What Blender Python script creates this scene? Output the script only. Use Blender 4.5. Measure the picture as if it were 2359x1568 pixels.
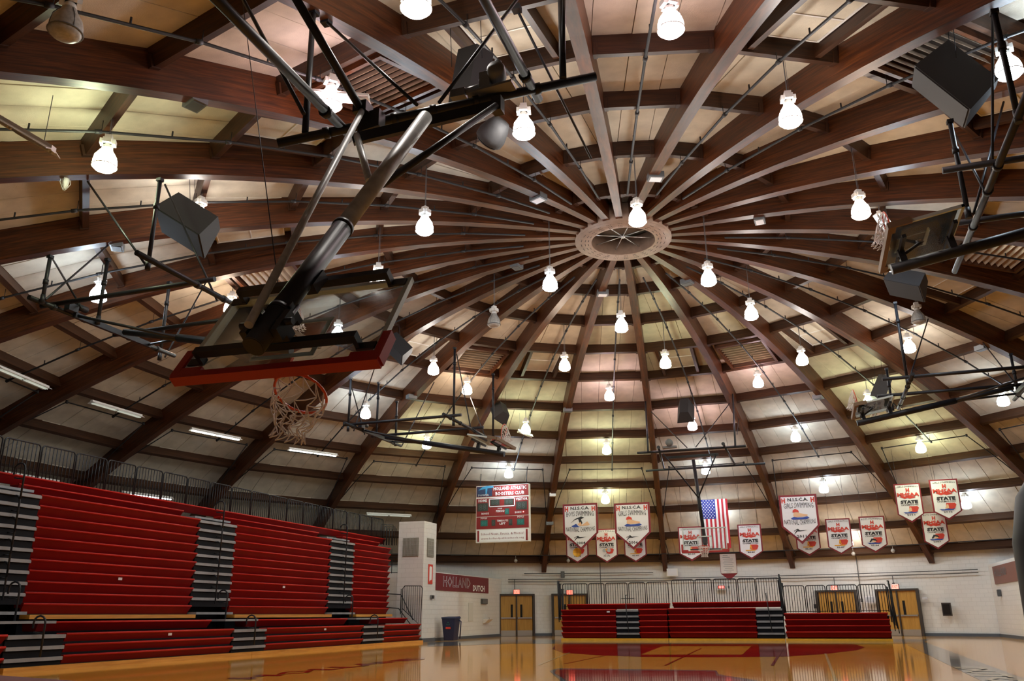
import bpy, math, random
from math import sin, cos, pi, radians, atan2, hypot, sqrt
from mathutils import Vector, Matrix
random.seed(7)
sc = bpy.context.scene
for o in list(bpy.data.objects): bpy.data.objects.remove(o, do_unlink=True)
COL = sc.collection

# ------------------------------------------------------------------ camera, world, exposure
F_PX, YAW, PITCH, ROLL = 1925.70, -0.32924, 0.31797, -0.00692
CAM = Vector((4.3772, -23.5474, 1.10))
cd = bpy.data.cameras.new('camera'); cam = bpy.data.objects.new('camera', cd); COL.objects.link(cam)
fw = Vector((sin(YAW)*cos(PITCH), cos(YAW)*cos(PITCH), sin(PITCH)))
rt = Vector((cos(YAW), -sin(YAW), 0)); up = rt.cross(fw)
r2 = cos(ROLL)*rt + sin(ROLL)*up; u2 = -sin(ROLL)*rt + cos(ROLL)*up
cam.matrix_world = Matrix(((r2.x,u2.x,-fw.x,CAM.x),(r2.y,u2.y,-fw.y,CAM.y),(r2.z,u2.z,-fw.z,CAM.z),(0,0,0,1)))
cd.sensor_width = 36; cd.lens = 36*F_PX/2359; cd.clip_start = .05; cd.clip_end = 200
sc.camera = cam
w = bpy.data.worlds.new('world'); sc.world = w; w.use_nodes = True
w.node_tree.nodes['Background'].inputs[0].default_value = (.5,.5,.55,1)
w.node_tree.nodes['Background'].inputs[1].default_value = .02
sc.view_settings.view_transform = 'Standard'; sc.view_settings.look = 'None'
sc.view_settings.gamma = 1; sc.view_settings.use_curve_mapping = False
sc.view_settings.exposure = 0.28
LAMP_POWER = 56.0; DOWN_POWER = 135.0

# ------------------------------------------------------------------ materials
MATS = {}
def nt(name):
    m = bpy.data.materials.new(name); m.use_nodes = True; return m, m.node_tree, m.node_tree.nodes['Principled BSDF']
def mat(name, col, rough=.5, metal=0., spec=.5, noise=0., nscale=8., bump=0., bscale=60., emit=None, estr=0., trans=0., alpha=1.):
    m, t, b = nt(name)
    b.inputs['Base Color'].default_value = (*col,1); b.inputs['Roughness'].default_value = rough
    b.inputs['Metallic'].default_value = metal; b.inputs['Specular IOR Level'].default_value = spec
    if emit: b.inputs['Emission Color'].default_value = (*emit,1); b.inputs['Emission Strength'].default_value = estr
    if trans: b.inputs['Transmission Weight'].default_value = trans
    if noise or bump:
        tc = t.nodes.new('ShaderNodeTexCoord')
    if noise:
        n = t.nodes.new('ShaderNodeTexNoise'); n.inputs['Scale'].default_value = nscale; n.inputs['Detail'].default_value = 6
        t.links.new(tc.outputs['Object'], n.inputs['Vector'])
        r = t.nodes.new('ShaderNodeValToRGB')
        r.color_ramp.elements[0].position = .3; r.color_ramp.elements[1].position = .7
        r.color_ramp.elements[0].color = (*[c*(1-noise) for c in col],1); r.color_ramp.elements[1].color = (*[min(1,c*(1+noise)) for c in col],1)
        t.links.new(n.outputs['Fac'], r.inputs['Fac']); t.links.new(r.outputs['Color'], b.inputs['Base Color'])
    if bump:
        n2 = t.nodes.new('ShaderNodeTexNoise'); n2.inputs['Scale'].default_value = bscale; n2.inputs['Detail'].default_value = 4
        t.links.new(tc.outputs['Object'], n2.inputs['Vector'])
        bp = t.nodes.new('ShaderNodeBump'); bp.inputs['Strength'].default_value = bump; bp.inputs['Distance'].default_value = .01
        t.links.new(n2.outputs['Fac'], bp.inputs['Height']); t.links.new(bp.outputs['Normal'], b.inputs['Normal'])
    MATS[name] = m; return m
def wood(name, c0, c1, c2, rough=.38, lam=True):
    # uv.x runs along the member in metres, uv.y across it
    m, t, b = nt(name); N = t.nodes.new; L = t.links.new
    uv = N('ShaderNodeUVMap'); mp = N('ShaderNodeMapping'); mp.inputs['Scale'].default_value = (.7, 14, 1)
    L(uv.outputs['UV'], mp.inputs['Vector'])
    oi = N('ShaderNodeObjectInfo'); ad = N('ShaderNodeVectorMath'); ad.operation = 'ADD'
    mu = N('ShaderNodeMath'); mu.operation = 'MULTIPLY'; mu.inputs[1].default_value = 37
    L(oi.outputs['Random'], mu.inputs[0]); L(mp.outputs['Vector'], ad.inputs[0]); L(mu.outputs[0], ad.inputs[1])
    n = N('ShaderNodeTexNoise'); n.inputs['Scale'].default_value = 1.6; n.inputs['Detail'].default_value = 8; n.inputs['Roughness'].default_value = .62; n.inputs['Distortion'].default_value = .4
    L(ad.outputs[0], n.inputs['Vector'])
    r = N('ShaderNodeValToRGB'); r.color_ramp.elements[0].position = .28; r.color_ramp.elements[0].color = (*c0,1)
    r.color_ramp.elements[1].position = .75; r.color_ramp.elements[1].color = (*c2,1)
    e = r.color_ramp.elements.new(.5); e.color = (*c1,1)
    L(n.outputs['Fac'], r.inputs['Fac'])
    out = r.outputs['Color']
    if lam:   # laminations: thin dark glue lines every 16 cm across the member
        sx = N('ShaderNodeSeparateXYZ'); L(uv.outputs['UV'], sx.inputs[0])
        md = N('ShaderNodeMath'); md.operation = 'MULTIPLY'; md.inputs[1].default_value = 6.2; L(sx.outputs['Y'], md.inputs[0])
        fr = N('ShaderNodeMath'); fr.operation = 'FRACT'; L(md.outputs[0], fr.inputs[0])
        lt = N('ShaderNodeMath'); lt.operation = 'LESS_THAN'; lt.inputs[1].default_value = .05; L(fr.outputs[0], lt.inputs[0])
        m2 = N('ShaderNodeMath'); m2.operation = 'MULTIPLY'; m2.inputs[1].default_value = .45; L(lt.outputs[0], m2.inputs[0])
        mx = N('ShaderNodeMix'); mx.data_type = 'RGBA'; mx.inputs['B'].default_value = (*[c*.5 for c in c0],1)
        L(m2.outputs[0], mx.inputs['Factor']); L(out, mx.inputs['A']); out = mx.outputs['Result']
    L(out, b.inputs['Base Color']); b.inputs['Roughness'].default_value = rough
    bp = N('ShaderNodeBump'); bp.inputs['Strength'].default_value = .15; bp.inputs['Distance'].default_value = .01
    L(n.outputs['Fac'], bp.inputs['Height']); L(bp.outputs['Normal'], b.inputs['Normal'])
    MATS[name] = m; return m
WOOD = wood('glulam_stained', (.015,.004,.001), (.062,.0155,.0026), (.145,.039,.007), .42)
WOODP = wood('purlin_stained', (.014,.0045,.0012), (.042,.013,.003), (.080,.026,.006), .5, False)
WOODF = wood('bleacher_oak', (.45,.19,.03), (.62,.29,.05), (.75,.38,.08), .35, False)
PLANK = mat('fibre_plank', (.62,.565,.46), .9, spec=.15, noise=.12, nscale=2.2, bump=.5, bscale=45)
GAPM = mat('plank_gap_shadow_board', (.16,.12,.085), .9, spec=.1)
STEEL = mat('black_painted_steel', (.013,.015,.020), .45, .0, .35, noise=.25, nscale=6)
GALV = mat('grey_galvanised_steel', (.36,.37,.36), .45, .0, noise=.2, nscale=9)
PIPE = mat('dark_grey_pipe', (.035,.037,.042), .45, .4)
CHROME = mat('bright_steel', (.55,.55,.55), .3, .9)
YELK = mat('yellow_kickboard_paint', (.80,.42,.03), .4, noise=.08)
LOUV = mat('louvre_metal', (.55,.42,.30), .38, .35)
SPKR = mat('speaker_charcoal', (.030,.031,.034), .7, bump=.25, bscale=180)
SPKG = mat('speaker_grey_side', (.075,.078,.085), .6)
WHITEP = mat('white_enamel', (.80,.79,.76), .4)
GREYBOX = mat('grey_box', (.13,.14,.15), .5)
IRON = mat('black_iron_pipe', (.012,.012,.014), .6)
TANPAD = mat('tan_edge_padding', (.16,.10,.05), .6)
OFFGLASS = mat('dusty_refractor', (.42,.41,.38), .35, noise=.2, nscale=20)
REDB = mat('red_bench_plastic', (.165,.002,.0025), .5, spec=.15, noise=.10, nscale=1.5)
REDL = mat('red_bench_lip_highlight', (.46,.014,.007), .5, spec=.25)  # brighter than the bench face: top light on the lip put into the colour
REDD = mat('dark_red_underside', (.07,.004,.006), .6)
TREAD = mat('aluminium_grey_tread', (.27,.28,.30), .5, .1, noise=.1, nscale=4)
DECKD = mat('dark_steel_riser', (.008,.009,.013), .6, spec=.12)
CMU = None
BASEB = mat('slate_cove_base', (.075,.09,.115), .5)
DOORW = wood('oak_door_veneer', (.30,.15,.025), (.42,.22,.04), (.52,.29,.06), .4, False)
FRAME = mat('dark_bronze_frame', (.035,.025,.02), .5)
KICK = mat('brushed_kick_plate', (.50,.48,.44), .35, .8)
DARKGL = mat('dark_door_glass', (.02,.02,.02), .1)
BWHITE = mat('banner_white_vinyl', (.82,.80,.82), .5)
BRED = mat('banner_dark_red_edge', (.22,.012,.02), .55)
PRED = mat('print_red', (.62,.05,.03), .55)
PBLK = mat('print_black', (.02,.018,.022), .55)
PSKIN = mat('print_skin', (.80,.48,.28), .55)
PBLU = mat('print_blue', (.03,.07,.35), .55)
PYEL = mat('print_yellow', (.85,.42,.03), .55)
PGRY = mat('print_grey', (.45,.47,.52), .55)
PWHT = mat('print_white', (.85,.85,.85), .5)
FLBLU = mat('flag_blue', (.02,.03,.28), .7)
FLRED = mat('flag_red', (.50,.015,.03), .7)
SBRED = mat('scoreboard_maroon', (.23,.012,.012), .4)
SBDARK = mat('score_digit_window', (.045,.05,.04), .3)
SBTEAL = mat('score_digit_green', (.02,.12,.10), .4)
SBTXT = mat('scoreboard_navy_panel', (.015,.035,.11), .4)
SBCY = mat('logo_cyan', (.05,.35,.65), .4)
WBAN = mat('wall_banner_maroon', (.16,.014,.022), .5)
BINM = mat('navy_bin_plastic', (.012,.018,.06), .45)
PAD = mat('red_board_padding', (.36,.014,.010), .5)
ORANGE = mat('rim_orange_red', (.62,.07,.012), .3)
NETM = mat('white_net_cord', (.72,.68,.64), .8)
GLFR = mat('backboard_pale_frame', (.52,.60,.57), .4, .2)
PAPER = mat('white_paper', (.75,.75,.8), .6)
MATPINK = mat('dusty_pink_mat', (.35,.10,.11), .7)
DARKPOST = mat('charcoal_vinyl_pad', (.012,.013,.018), .5)
TAN = mat('mural_panel', (.18,.06,.04), .5)
STARW = mat('star_white', (.85,.85,.9), .6)

def glassmat():
    m, t, b = nt('tempered_glass'); N = t.nodes.new; L = t.links.new
    tr = N('ShaderNodeBsdfTransparent'); tr.inputs[0].default_value = (.93,.96,.95,1)
    gl = N('ShaderNodeBsdfGlossy'); gl.inputs['Roughness'].default_value = .06; gl.inputs[0].default_value = (1,1,1,1)
    df = N('ShaderNodeBsdfDiffuse'); df.inputs[0].default_value = (.55,.56,.58,1)
    n = N('ShaderNodeTexNoise'); n.inputs['Scale'].default_value = 3; n.inputs['Detail'].default_value = 8
    tc = N('ShaderNodeTexCoord'); L(tc.outputs['Object'], n.inputs['Vector'])
    rr = N('ShaderNodeMapRange'); rr.inputs['From Min'].default_value = .45; rr.inputs['From Max'].default_value = .75; rr.inputs['To Min'].default_value = .03; rr.inputs['To Max'].default_value = .16
    L(n.outputs['Fac'], rr.inputs['Value'])
    m1 = N('ShaderNodeMixShader'); L(rr.outputs[0], m1.inputs[0]); L(tr.outputs[0], m1.inputs[1]); L(df.outputs[0], m1.inputs[2])
    fr = N('ShaderNodeLayerWeight'); fr.inputs['Blend'].default_value = .12
    m2 = N('ShaderNodeMixShader'); L(fr.outputs['Fresnel'], m2.inputs[0]); L(m1.outputs[0], m2.inputs[1]); L(gl.outputs[0], m2.inputs[2])
    L(m2.outputs[0], t.nodes['Material Output'].inputs['Surface'])
    return m
GLASS = glassmat()
def blockwall():
    m, t, b = nt('painted_block_wall'); N = t.nodes.new; L = t.links.new
    uv = N('ShaderNodeUVMap'); br = N('ShaderNodeTexBrick'); L(uv.outputs['UV'], br.inputs['Vector'])
    br.inputs['Scale'].default_value = 1; br.inputs['Brick Width'].default_value = .4; br.inputs['Row Height'].default_value = .2
    br.inputs['Mortar Size'].default_value = .008; br.inputs['Mortar Smooth'].default_value = .3
    br.inputs['Color1'].default_value = (.72,.71,.69,1); br.inputs['Color2'].default_value = (.69,.68,.66,1); br.inputs['Mortar'].default_value = (.60,.59,.57,1)
    L(br.outputs['Color'], b.inputs['Base Color']); b.inputs['Roughness'].default_value = .5
    bp = N('ShaderNodeBump'); bp.inputs['Strength'].default_value = .5; bp.inputs['Distance'].default_value = .01; bp.invert = True
    L(br.outputs['Fac'], bp.inputs['Height']); L(bp.outputs['Normal'], b.inputs['Normal'])
    return m
CMU = blockwall()
def floormat(name, c1, c2, rough=.07):
    m, t, b = nt(name); N = t.nodes.new; L = t.links.new
    tc = N('ShaderNodeTexCoord'); mp = N('ShaderNodeMapping'); mp.inputs['Rotation'].default_value = (0,0,pi/2)
    L(tc.outputs['Object'], mp.inputs['Vector'])
    br = N('ShaderNodeTexBrick'); L(mp.outputs[0], br.inputs['Vector']); br.inputs['Scale'].default_value = 1
    br.inputs['Brick Width'].default_value = .9; br.inputs['Row Height'].default_value = .057; br.inputs['Mortar Size'].default_value = .0012
    br.inputs['Color1'].default_value = (*c1,1); br.inputs['Color2'].default_value = (*c2,1); br.inputs['Mortar'].default_value = (*[c*.5 for c in c1],1)
    L(br.outputs['Color'], b.inputs['Base Color']); b.inputs['Roughness'].default_value = rough
    b.inputs['Specular IOR Level'].default_value = .42
    n = N('ShaderNodeTexNoise'); n.inputs['Scale'].default_value = 1.3; L(tc.outputs['Object'], n.inputs['Vector'])
    bp = N('ShaderNodeBump'); bp.inputs['Strength'].default_value = .04; bp.inputs['Distance'].default_value = .02
    L(n.outputs['Fac'], bp.inputs['Height']); L(bp.outputs['Normal'], b.inputs['Normal'])
    return m
MAPLE = floormat('court_maple', (.66,.29,.035), (.74,.36,.055))
FRED = floormat('court_red_paint', (.26,.006,.008), (.24,.006,.008))
FGREY = floormat('court_grey_paint', (.11,.12,.13), (.12,.13,.14))
FWHITE = floormat('court_cream_line', (.62,.50,.25), (.62,.50,.25))
def emis(name, col, s):
    m, t, b = nt(name); b.inputs['Base Color'].default_value = (.9,.9,.9,1)
    b.inputs['Emission Color'].default_value = (*col,1); b.inputs['Emission Strength'].default_value = s; return m
GLOW = [emis('lamp_glow_neutral', (1,.93,.86), LAMP_POWER), emis('lamp_glow_warm', (1,.77,.58), LAMP_POWER),
        emis('lamp_glow_cool', (.73,.87,1), LAMP_POWER), emis('lamp_glow_green', (.90,1,.64), LAMP_POWER), emis('lamp_glow_pink', (1,.72,.77), LAMP_POWER)]
TUBE = emis('fluorescent_glow', (.97,1,.85), 7.); TUBEY = emis('strip_glow', (.97,.97,1), 9.)
EXITM = emis('exit_red_glow', (1,.06,.03), 2.2); LEDR = emis('led_red', (1,.03,.02), 3.)

# ------------------------------------------------------------------ mesh helpers
def V(p=(0,0,0)): return Vector(p)
class MB:
    def __init__(s): s.v=[]; s.f=[]; s.mi=[]; s.uv=[]; s.sm=[]
    def face(s, pts, uv=None, mi=0, sm=False):
        i=len(s.v); s.v+= [tuple(p) for p in pts]; s.f.append(tuple(range(i,i+len(pts)))); s.mi.append(mi); s.sm.append(sm)
        s.uv += list(uv) if uv else [(0,0)]*len(pts)
    def hexa(s, a, mi=0, uvs=None):   # a: 8 corners, 0-3 bottom loop, 4-7 top loop
        a=[V(p) for p in a]
        for q in ((3,2,1,0),(4,5,6,7),(0,1,5,4),(1,2,6,5),(2,3,7,6),(3,0,4,7)):
            P=[a[k] for k in q]; e1=(P[1]-P[0]).length; e2=(P[2]-P[1]).length
            uv=[(0,0),(e1,0),(e1,e2),(0,e2)] if e1>=e2 else [(0,0),(0,e1),(e2,e1),(e2,0)]
            s.face(P, uv, mi)
    def obox(s, c, X, Y, Z, mi=0):   # centre and three half vectors
        c,X,Y,Z=V(c),V(X),V(Y),V(Z)
        s.hexa([c-X-Y-Z,c+X-Y-Z,c+X+Y-Z,c-X+Y-Z,c-X-Y+Z,c+X-Y+Z,c+X+Y+Z,c-X+Y+Z], mi)
    def box(s, p, q, mi=0):
        c=(V(p)+V(q))/2; h=(V(q)-V(p))/2; s.obox(c,(h.x,0,0),(0,h.y,0),(0,0,h.z),mi)
    def bar(s, a, b, w, h, upv=(0,0,1), mi=0):
        a,b=V(a),V(b); d=(b-a); L=d.length; d.normalize(); x=d.cross(V(upv)); x=x.normalized() if x.length>1e-4 else V((1,0,0)); y=x.cross(d)
        s.obox((a+b)/2, d*L/2, x*w/2, y*h/2, mi)
    def tube(s, pts, r, n=10, cap=True, mi=0, closed=False, r2=None):
        pts=[V(p) for p in pts]; m=len(pts); rings=[]; prev=None
        for i,p in enumerate(pts):
            if closed: d=pts[(i+1)%m]-pts[i-1]
            elif i==0: d=pts[1]-pts[0]
            elif i==m-1: d=pts[-1]-pts[-2]
            else: d=(pts[i+1]-p).normalized()+(p-pts[i-1]).normalized()
            d.normalize()
            if prev is None:
                x=d.cross(V((0,0,1)));
                if x.length<1e-3: x=d.cross(V((0,1,0)))
            else: x=prev-d*prev.dot(d)
            x.normalize(); prev=x; y=d.cross(x)
            rad=r if r2 is None else r+(r2-r)*i/(m-1)
            rings.append([p+x*rad*cos(2*pi*k/n)+y*rad*sin(2*pi*k/n) for k in range(n)])
        base=len(s.v); 
        for R in rings: s.v+= [tuple(p) for p in R]
        rng=range(m) if closed else range(m-1)
        for i in rng:
            j=(i+1)%m
            for k in range(n):
                l=(k+1)%n
                s.f.append((base+i*n+k,base+i*n+l,base+j*n+l,base+j*n+k)); s.mi.append(mi); s.sm.append(True); s.uv+=[(i,k/n)]*4
        if cap and not closed:
            s.f.append(tuple(base+k for k in range(n))[::-1]); s.mi.append(mi); s.sm.append(False); s.uv+=[(0,0)]*n
            s.f.append(tuple(base+(m-1)*n+k for k in range(n))); s.mi.append(mi); s.sm.append(False); s.uv+=[(0,0)]*n
    def lathe(s, c, prof, n=20, mi=0, ax=(0,0,1), ref=(1,0,0)):
        c=V(c); A=V(ax).normalized(); X=(V(ref)-A*V(ref).dot(A)).normalized(); Y=A.cross(X); base=len(s.v)
        for r,z in prof:
            for k in range(n): s.v.append(tuple(c+A*z+X*r*cos(2*pi*k/n)+Y*r*sin(2*pi*k/n)))
        for i in range(len(prof)-1):
            for k in range(n):
                l=(k+1)%n; s.f.append((base+i*n+k,base+i*n+l,base+(i+1)*n+l,base+(i+1)*n+k)); s.mi.append(mi); s.sm.append(True); s.uv+=[(0,0)]*4
    def poly(s, pts2, o, u, v, th, mi=0):   # extruded 2-D polygon, front face at o (normal u x v), thickness backwards
        o,u,v=V(o),V(u),V(v); n=u.cross(v).normalized()
        A=[o+u*x+v*y for x,y in pts2]; B=[p-n*th for p in A]
        s.face(A,[(x,y) for x,y in pts2],mi); s.face(B[::-1],None,mi)
        m=len(A)
        for i in range(m): s.face([A[i],B[i],B[(i+1)%m],A[(i+1)%m]],None,mi)
    def mesh(s, name, mats, off=(0,0,0)):
        me=bpy.data.meshes.new(name); o=V(off)
        me.from_pydata([tuple(V(p)-o) for p in s.v],[],s.f)
        for m in (mats if isinstance(mats,(list,tuple)) else [mats]): me.materials.append(m)
        me.polygons.foreach_set('material_index', s.mi); me.polygons.foreach_set('use_smooth', s.sm)
        ul=me.uv_layers.new(name='UVMap'); ul.data.foreach_set('uv',[c for p in s.uv for c in p])
        me.update(); return me
def obj(name, mesh, parent=None, loc=(0,0,0)):
    o=bpy.data.objects.new(name, mesh); COL.objects.link(o); o.location=loc
    if parent is not None: o.parent=parent
    return o
def tag(o, label=None, cat=None, group=None, kind=None):
    for k,x in (('label',label),('category',cat),('group',group),('kind',kind)):
        if x: o[k]=x
    return o
def thing(name, label, cat, loc, group=None):
    o=bpy.data.objects.new(name,None); COL.objects.link(o); o.location=loc; o.empty_display_size=.2
    return tag(o,label,cat,group)
def rootloc(p):
    return V(p.location) if p is not None and p.parent is None else (V(p.location)+rootloc(p.parent) if p is not None else V((0,0,0)))
def part(name, mb, mats, parent, label=None, kind=None):   # mb in world coordinates
    o=obj(name, mb.mesh(name,mats,rootloc(parent)), parent)
    return tag(o,label,kind=kind)
def one(name, mb, mats, label, cat, loc, group=None):
    o=obj(name, mb.mesh(name,mats,loc), None, loc); return tag(o,label,cat,group)
def struct(name, mb, mats, parent=None):
    o=obj(name, mb.mesh(name,mats), parent)
    if parent is None: o['kind']='structure'
    return o
FONT=None
def text_mb(mb, body, o, u, v, w, h, mi=0, lift=.006, bend=0., bold=.0, shear=0.):
    """lettering as flat geometry centred on o, w x h metres, in the plane u,v"""
    cu=bpy.data.curves.new('t','FONT'); cu.body=body; cu.align_x='CENTER'; cu.size=1; cu.offset=bold; cu.resolution_u=1; cu.shear=shear
    ob=bpy.data.objects.new('t',cu); COL.objects.link(ob); bpy.context.view_layer.update()
    dg=bpy.context.evaluated_depsgraph_get(); me=bpy.data.meshes.new_from_object(ob.evaluated_get(dg))
    vs=[V(x.co) for x in me.vertices]
    if vs:
        x0=min(p.x for p in vs);x1=max(p.x for p in vs);y0=min(p.y for p in vs);y1=max(p.y for p in vs)
        o,u,v=V(o),V(u).normalized(),V(v).normalized(); n=u.cross(v); base=len(mb.v)
        for p in vs:
            a=((p.x-x0)/(x1-x0)-.5); b=((p.y-y0)/(y1-y0)-.5)
            mb.v.append(tuple(o+u*(a*w)+v*(b*h*(1-abs(bend)*2*a*a*.6)+bend*h*(1-4*a*a)*.5)+n*lift))
        for pl in me.polygons:
            mb.f.append(tuple(base+k for k in pl.vertices)); mb.mi.append(mi); mb.sm.append(False); mb.uv+=[(0,0)]*len(pl.vertices)
    bpy.data.objects.remove(ob,do_unlink=True); bpy.data.meshes.remove(me); bpy.data.curves.remove(cu)

# ------------------------------------------------------------------ dome geometry
H,A,B,G,RO,Q1,Q2 = 12.47956,-0.04721,0.01169,0.24285,0.28895,0.42612,-0.12466
def zp(r): return H-A*r-B*r*r-G*1e-5*r**4
def zb(r): return zp(r)-RO-Q1*r/10-Q2*r*r/100
PR=[2.646,4.945,7.524,10.012,12.398,14.935,17.253,19.261,21.291,23.184,25.074,26.67]
RR,ZR,NB=1.445,12.131,24
STEP=2*pi/NB; CP=cos(pi/NB)
def cyl(r,azd,z): a=radians(azd); return V((r*sin(a),r*cos(a),z))
FWD=V((fw.x,fw.y,fw.z))
def in_view(p, mx=1350, my=1000):
    d=V(p)-CAM; z=d.dot(fw)
    if z<.5: return False
    return abs(F_PX*d.dot(r2)/z)<mx and abs(F_PX*d.dot(u2)/z)<my

# ceiling shell (roof deck above the planks)
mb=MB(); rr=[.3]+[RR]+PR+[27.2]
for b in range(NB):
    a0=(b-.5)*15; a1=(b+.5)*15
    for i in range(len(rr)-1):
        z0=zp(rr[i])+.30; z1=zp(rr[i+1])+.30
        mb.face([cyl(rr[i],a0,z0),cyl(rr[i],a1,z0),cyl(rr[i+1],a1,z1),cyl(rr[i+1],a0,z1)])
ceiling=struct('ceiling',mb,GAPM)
# planks: one shape set per ring, turned to each bay
def ring_planks(k):
    r0=(RR+.5 if k==0 else PR[k-1])*CP; r1=PR[k]*CP; z0=zp(r0/CP)+.2; z1=zp(r1/CP)+.2
    L=hypot(r1-r0,z1-z0); h0=r0*math.tan(pi/NB); h1=r1*math.tan(pi/NB); Wp=.80
    n=int(h1/Wp-.5)+1; out=[]
    P=lambda x,s: V((x, r0+(r1-r0)*s, z0+(z1-z0)*s))
    nn=V((0,z1-z0,-(r1-r0))).normalized()
    for j in range(-n,n+1):
        a=j*Wp-Wp/2+.006; b=j*Wp+Wp/2-.006
        ent=[]
        def hw(s): return h0+(h1-h0)*s
        xa,xb=a,b
        # clip strip [xa,xb] by |x|<=hw(s)
        poly=[(xa,0.),(xb,0.),(xb,1.),(xa,1.)]
        for sg in (1,-1):
            new=[]
            for i in range(len(poly)):
                p,q=poly[i],poly[(i+1)%len(poly)]
                fp=hw(p[1])-sg*p[0]; fq=hw(q[1])-sg*q[0]
                if fp>=0: new.append(p)
                if (fp>=0)!=(fq>=0):
                    t=fp/(fp-fq); new.append((p[0]+(q[0]-p[0])*t,p[1]+(q[1]-p[1])*t))
            poly=new
            if len(poly)<3: break
        if len(poly)<3: continue
        area=abs(sum(poly[i][0]*poly[(i+1)%len(poly)][1]-poly[(i+1)%len(poly)][0]*poly[i][1] for i in range(len(poly))))/2*L
        if area<.04: continue
        up_=V((0,0,.05)); bot=[P(x,s) for x,s in poly]; cxm=sum((p for p in bot),V())/len(bot)
        dz=random.uniform(-.012,.012)
        bot=[p+V((0,0,dz)) for p in bot]
        ins=[p+(cxm-p).normalized()*.012 for p in bot]; top=[p+V((0,0,.012)) for p in bot]; tt=[p+V((0,0,.05)) for p in bot]
        m_=MB(); m_.face(ins,[(p.y,p.x) for p in ins])
        for i in range(len(bot)):
            j2=(i+1)%len(bot)
            m_.face([ins[j2],ins[i],top[i],top[j2]]); m_.face([top[j2],top[i],tt[i],tt[j2]])
        out.append((m_,cxm,area))
    return out
cells=[]
for k in range(12):
    for pi_,(m_,c,ar) in enumerate(ring_planks(k)):
        for b in range(NB):
            az=b*STEP; p=V((c.x*cos(az)+c.y*sin(az), -c.x*sin(az)+c.y*cos(az), c.z))
            if in_view(p): 
                d=(p-CAM); vis=ar*abs(d.normalized().z)/d.length_squared
                cells.append((vis,k,pi_,b,m_))
cells.sort(key=lambda t:-t[0])
shared={}
rest=MB()
for i,(vis,k,q,b,m_) in enumerate(cells):
    if i<296:
        if (k,q) not in shared: shared[(k,q)]=m_.mesh('ceiling_plank',PLANK)
        o=obj('ceiling_plank',shared[(k,q)],ceiling); o.rotation_euler.z=-b*STEP
    else:
        R=Matrix.Rotation(-b*STEP,3,'Z'); base=len(rest.v)
        rest.v+=[tuple(R@V(p)) for p in m_.v]; rest.f+=[tuple(base+t for t in f) for f in m_.f]; rest.mi+=m_.mi; rest.sm+=m_.sm; rest.uv+=m_.uv
o=struct('ceiling_plank_field',rest,PLANK,ceiling); o['kind']='stuff'
# ribs
mb=MB(); rs=[RR-.02]+[RR+.6+i*(26.9-RR-.6)/26 for i in range(27)]
W2=.135; prevs=None; s_=0
def ribsec(r):
    d=.0 if r<RR+.3 else 0
    return zb(r), zp(r)+.26
for i in range(len(rs)-1):
    ra,rb=rs[i],rs[i+1]; (ba,ta),(bb,tb)=ribsec(ra),ribsec(rb); L=hypot(rb-ra,bb-ba); s1=s_+L
    wa=W2*min(1,.62+ra/12); wb=W2*min(1,.62+rb/12)
    P=lambda x,r,z: V((x,r,z))
    ha,hb=ta-ba,tb-bb
    mb.face([P(-wa,ra,ba),P(wa,ra,ba),P(wb,rb,bb),P(-wb,rb,bb)],[(s_,.02),(s_,.13),(s1,.13),(s1,.02)])
    mb.face([P(wa,ra,ba),P(wa,ra,ta),P(wb,rb,tb),P(wb,rb,bb)],[(s_,0),(s_,ha),(s1,hb),(s1,0)])
    mb.face([P(-wa,ra,ta),P(-wa,ra,ba),P(-wb,rb,bb),P(-wb,rb,tb)],[(s_,ha),(s_,0),(s1,0),(s1,hb)])
    s_=s1
r0,r1=rs[0],rs[-1]
mb.face([P(-W2*.72,r0,zb(r0)),P(-W2*.72,r0,zp(r0)+.26),P(W2*.72,r0,zp(r0)+.26),P(W2*.72,r0,zb(r0))])
mb.face([P(W2,r1,zb(r1)),P(W2,r1,zp(r1)),P(-W2,r1,zp(r1)),P(-W2,r1,zb(r1))])
me=mb.mesh('arch_rib',WOOD)
for b in range(NB):
    o=obj('arch_rib',me,ceiling); o.rotation_euler.z=-(b+.5)*STEP
# purlins
for k in range(12):
    mb=MB(); r=PR[k]; y=r*CP; h=r*math.sin(pi/NB)-W2*.9; z=zp(r); sl=-(zp(r+.1)-zp(r-.1))/.2; t=V((0,1,-sl)).normalized(); n=V((0,t.z,-t.y)); n=-n if n.z<0 else n
    mb.obox((0,y,z),(h,0,0),t*.075,n*.20)
    for sx in (-1,1):   # hanger shoes at the ribs
        mb.obox((sx*(h-.06),y,z-.10),(.05,0,0),t*.095,n*.12)
    me=mb.mesh('purlin',WOODP)
    for b in range(NB):
        if not in_view(cyl(y,b*15,z),1800,1400): continue
        o=obj('purlin',me,ceiling); o.rotation_euler.z=-b*STEP
# compression ring with plates, bolts and spokes
ringo=MB()
for (ra,rb,za,zb2) in ((RR-.02,RR+.04,ZR-.02,ZR+.55),(.98,1.02,ZR-.02,ZR+.55)):
    ringo.lathe((0,0,0),[(ra,za),(rb,za),(rb,zb2),(ra,zb2),(ra,za)],48)
ringo.lathe((0,0,0),[(.99,ZR-.03),(RR,ZR-.03),(RR,ZR),(.99,ZR),(.99,ZR-.03)],48)
RINGM=mat('ring_plate_paint',(.26,.17,.12),.5,noise=.15,nscale=5)
cring=tag(obj('compression_ring',ringo.mesh('compression_ring',RINGM),ceiling),'painted steel ring plate where the ribs meet')
bo=MB()
for b in range(NB):
    for dr in (1.08,1.18,1.30):
        for da in (-2.4,0,2.4):
            c=cyl(dr,b*15+7.5+da,ZR-.035); bo.lathe(c,[(0,-.006),(.010,-.006),(.010,.006)],6)
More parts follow.
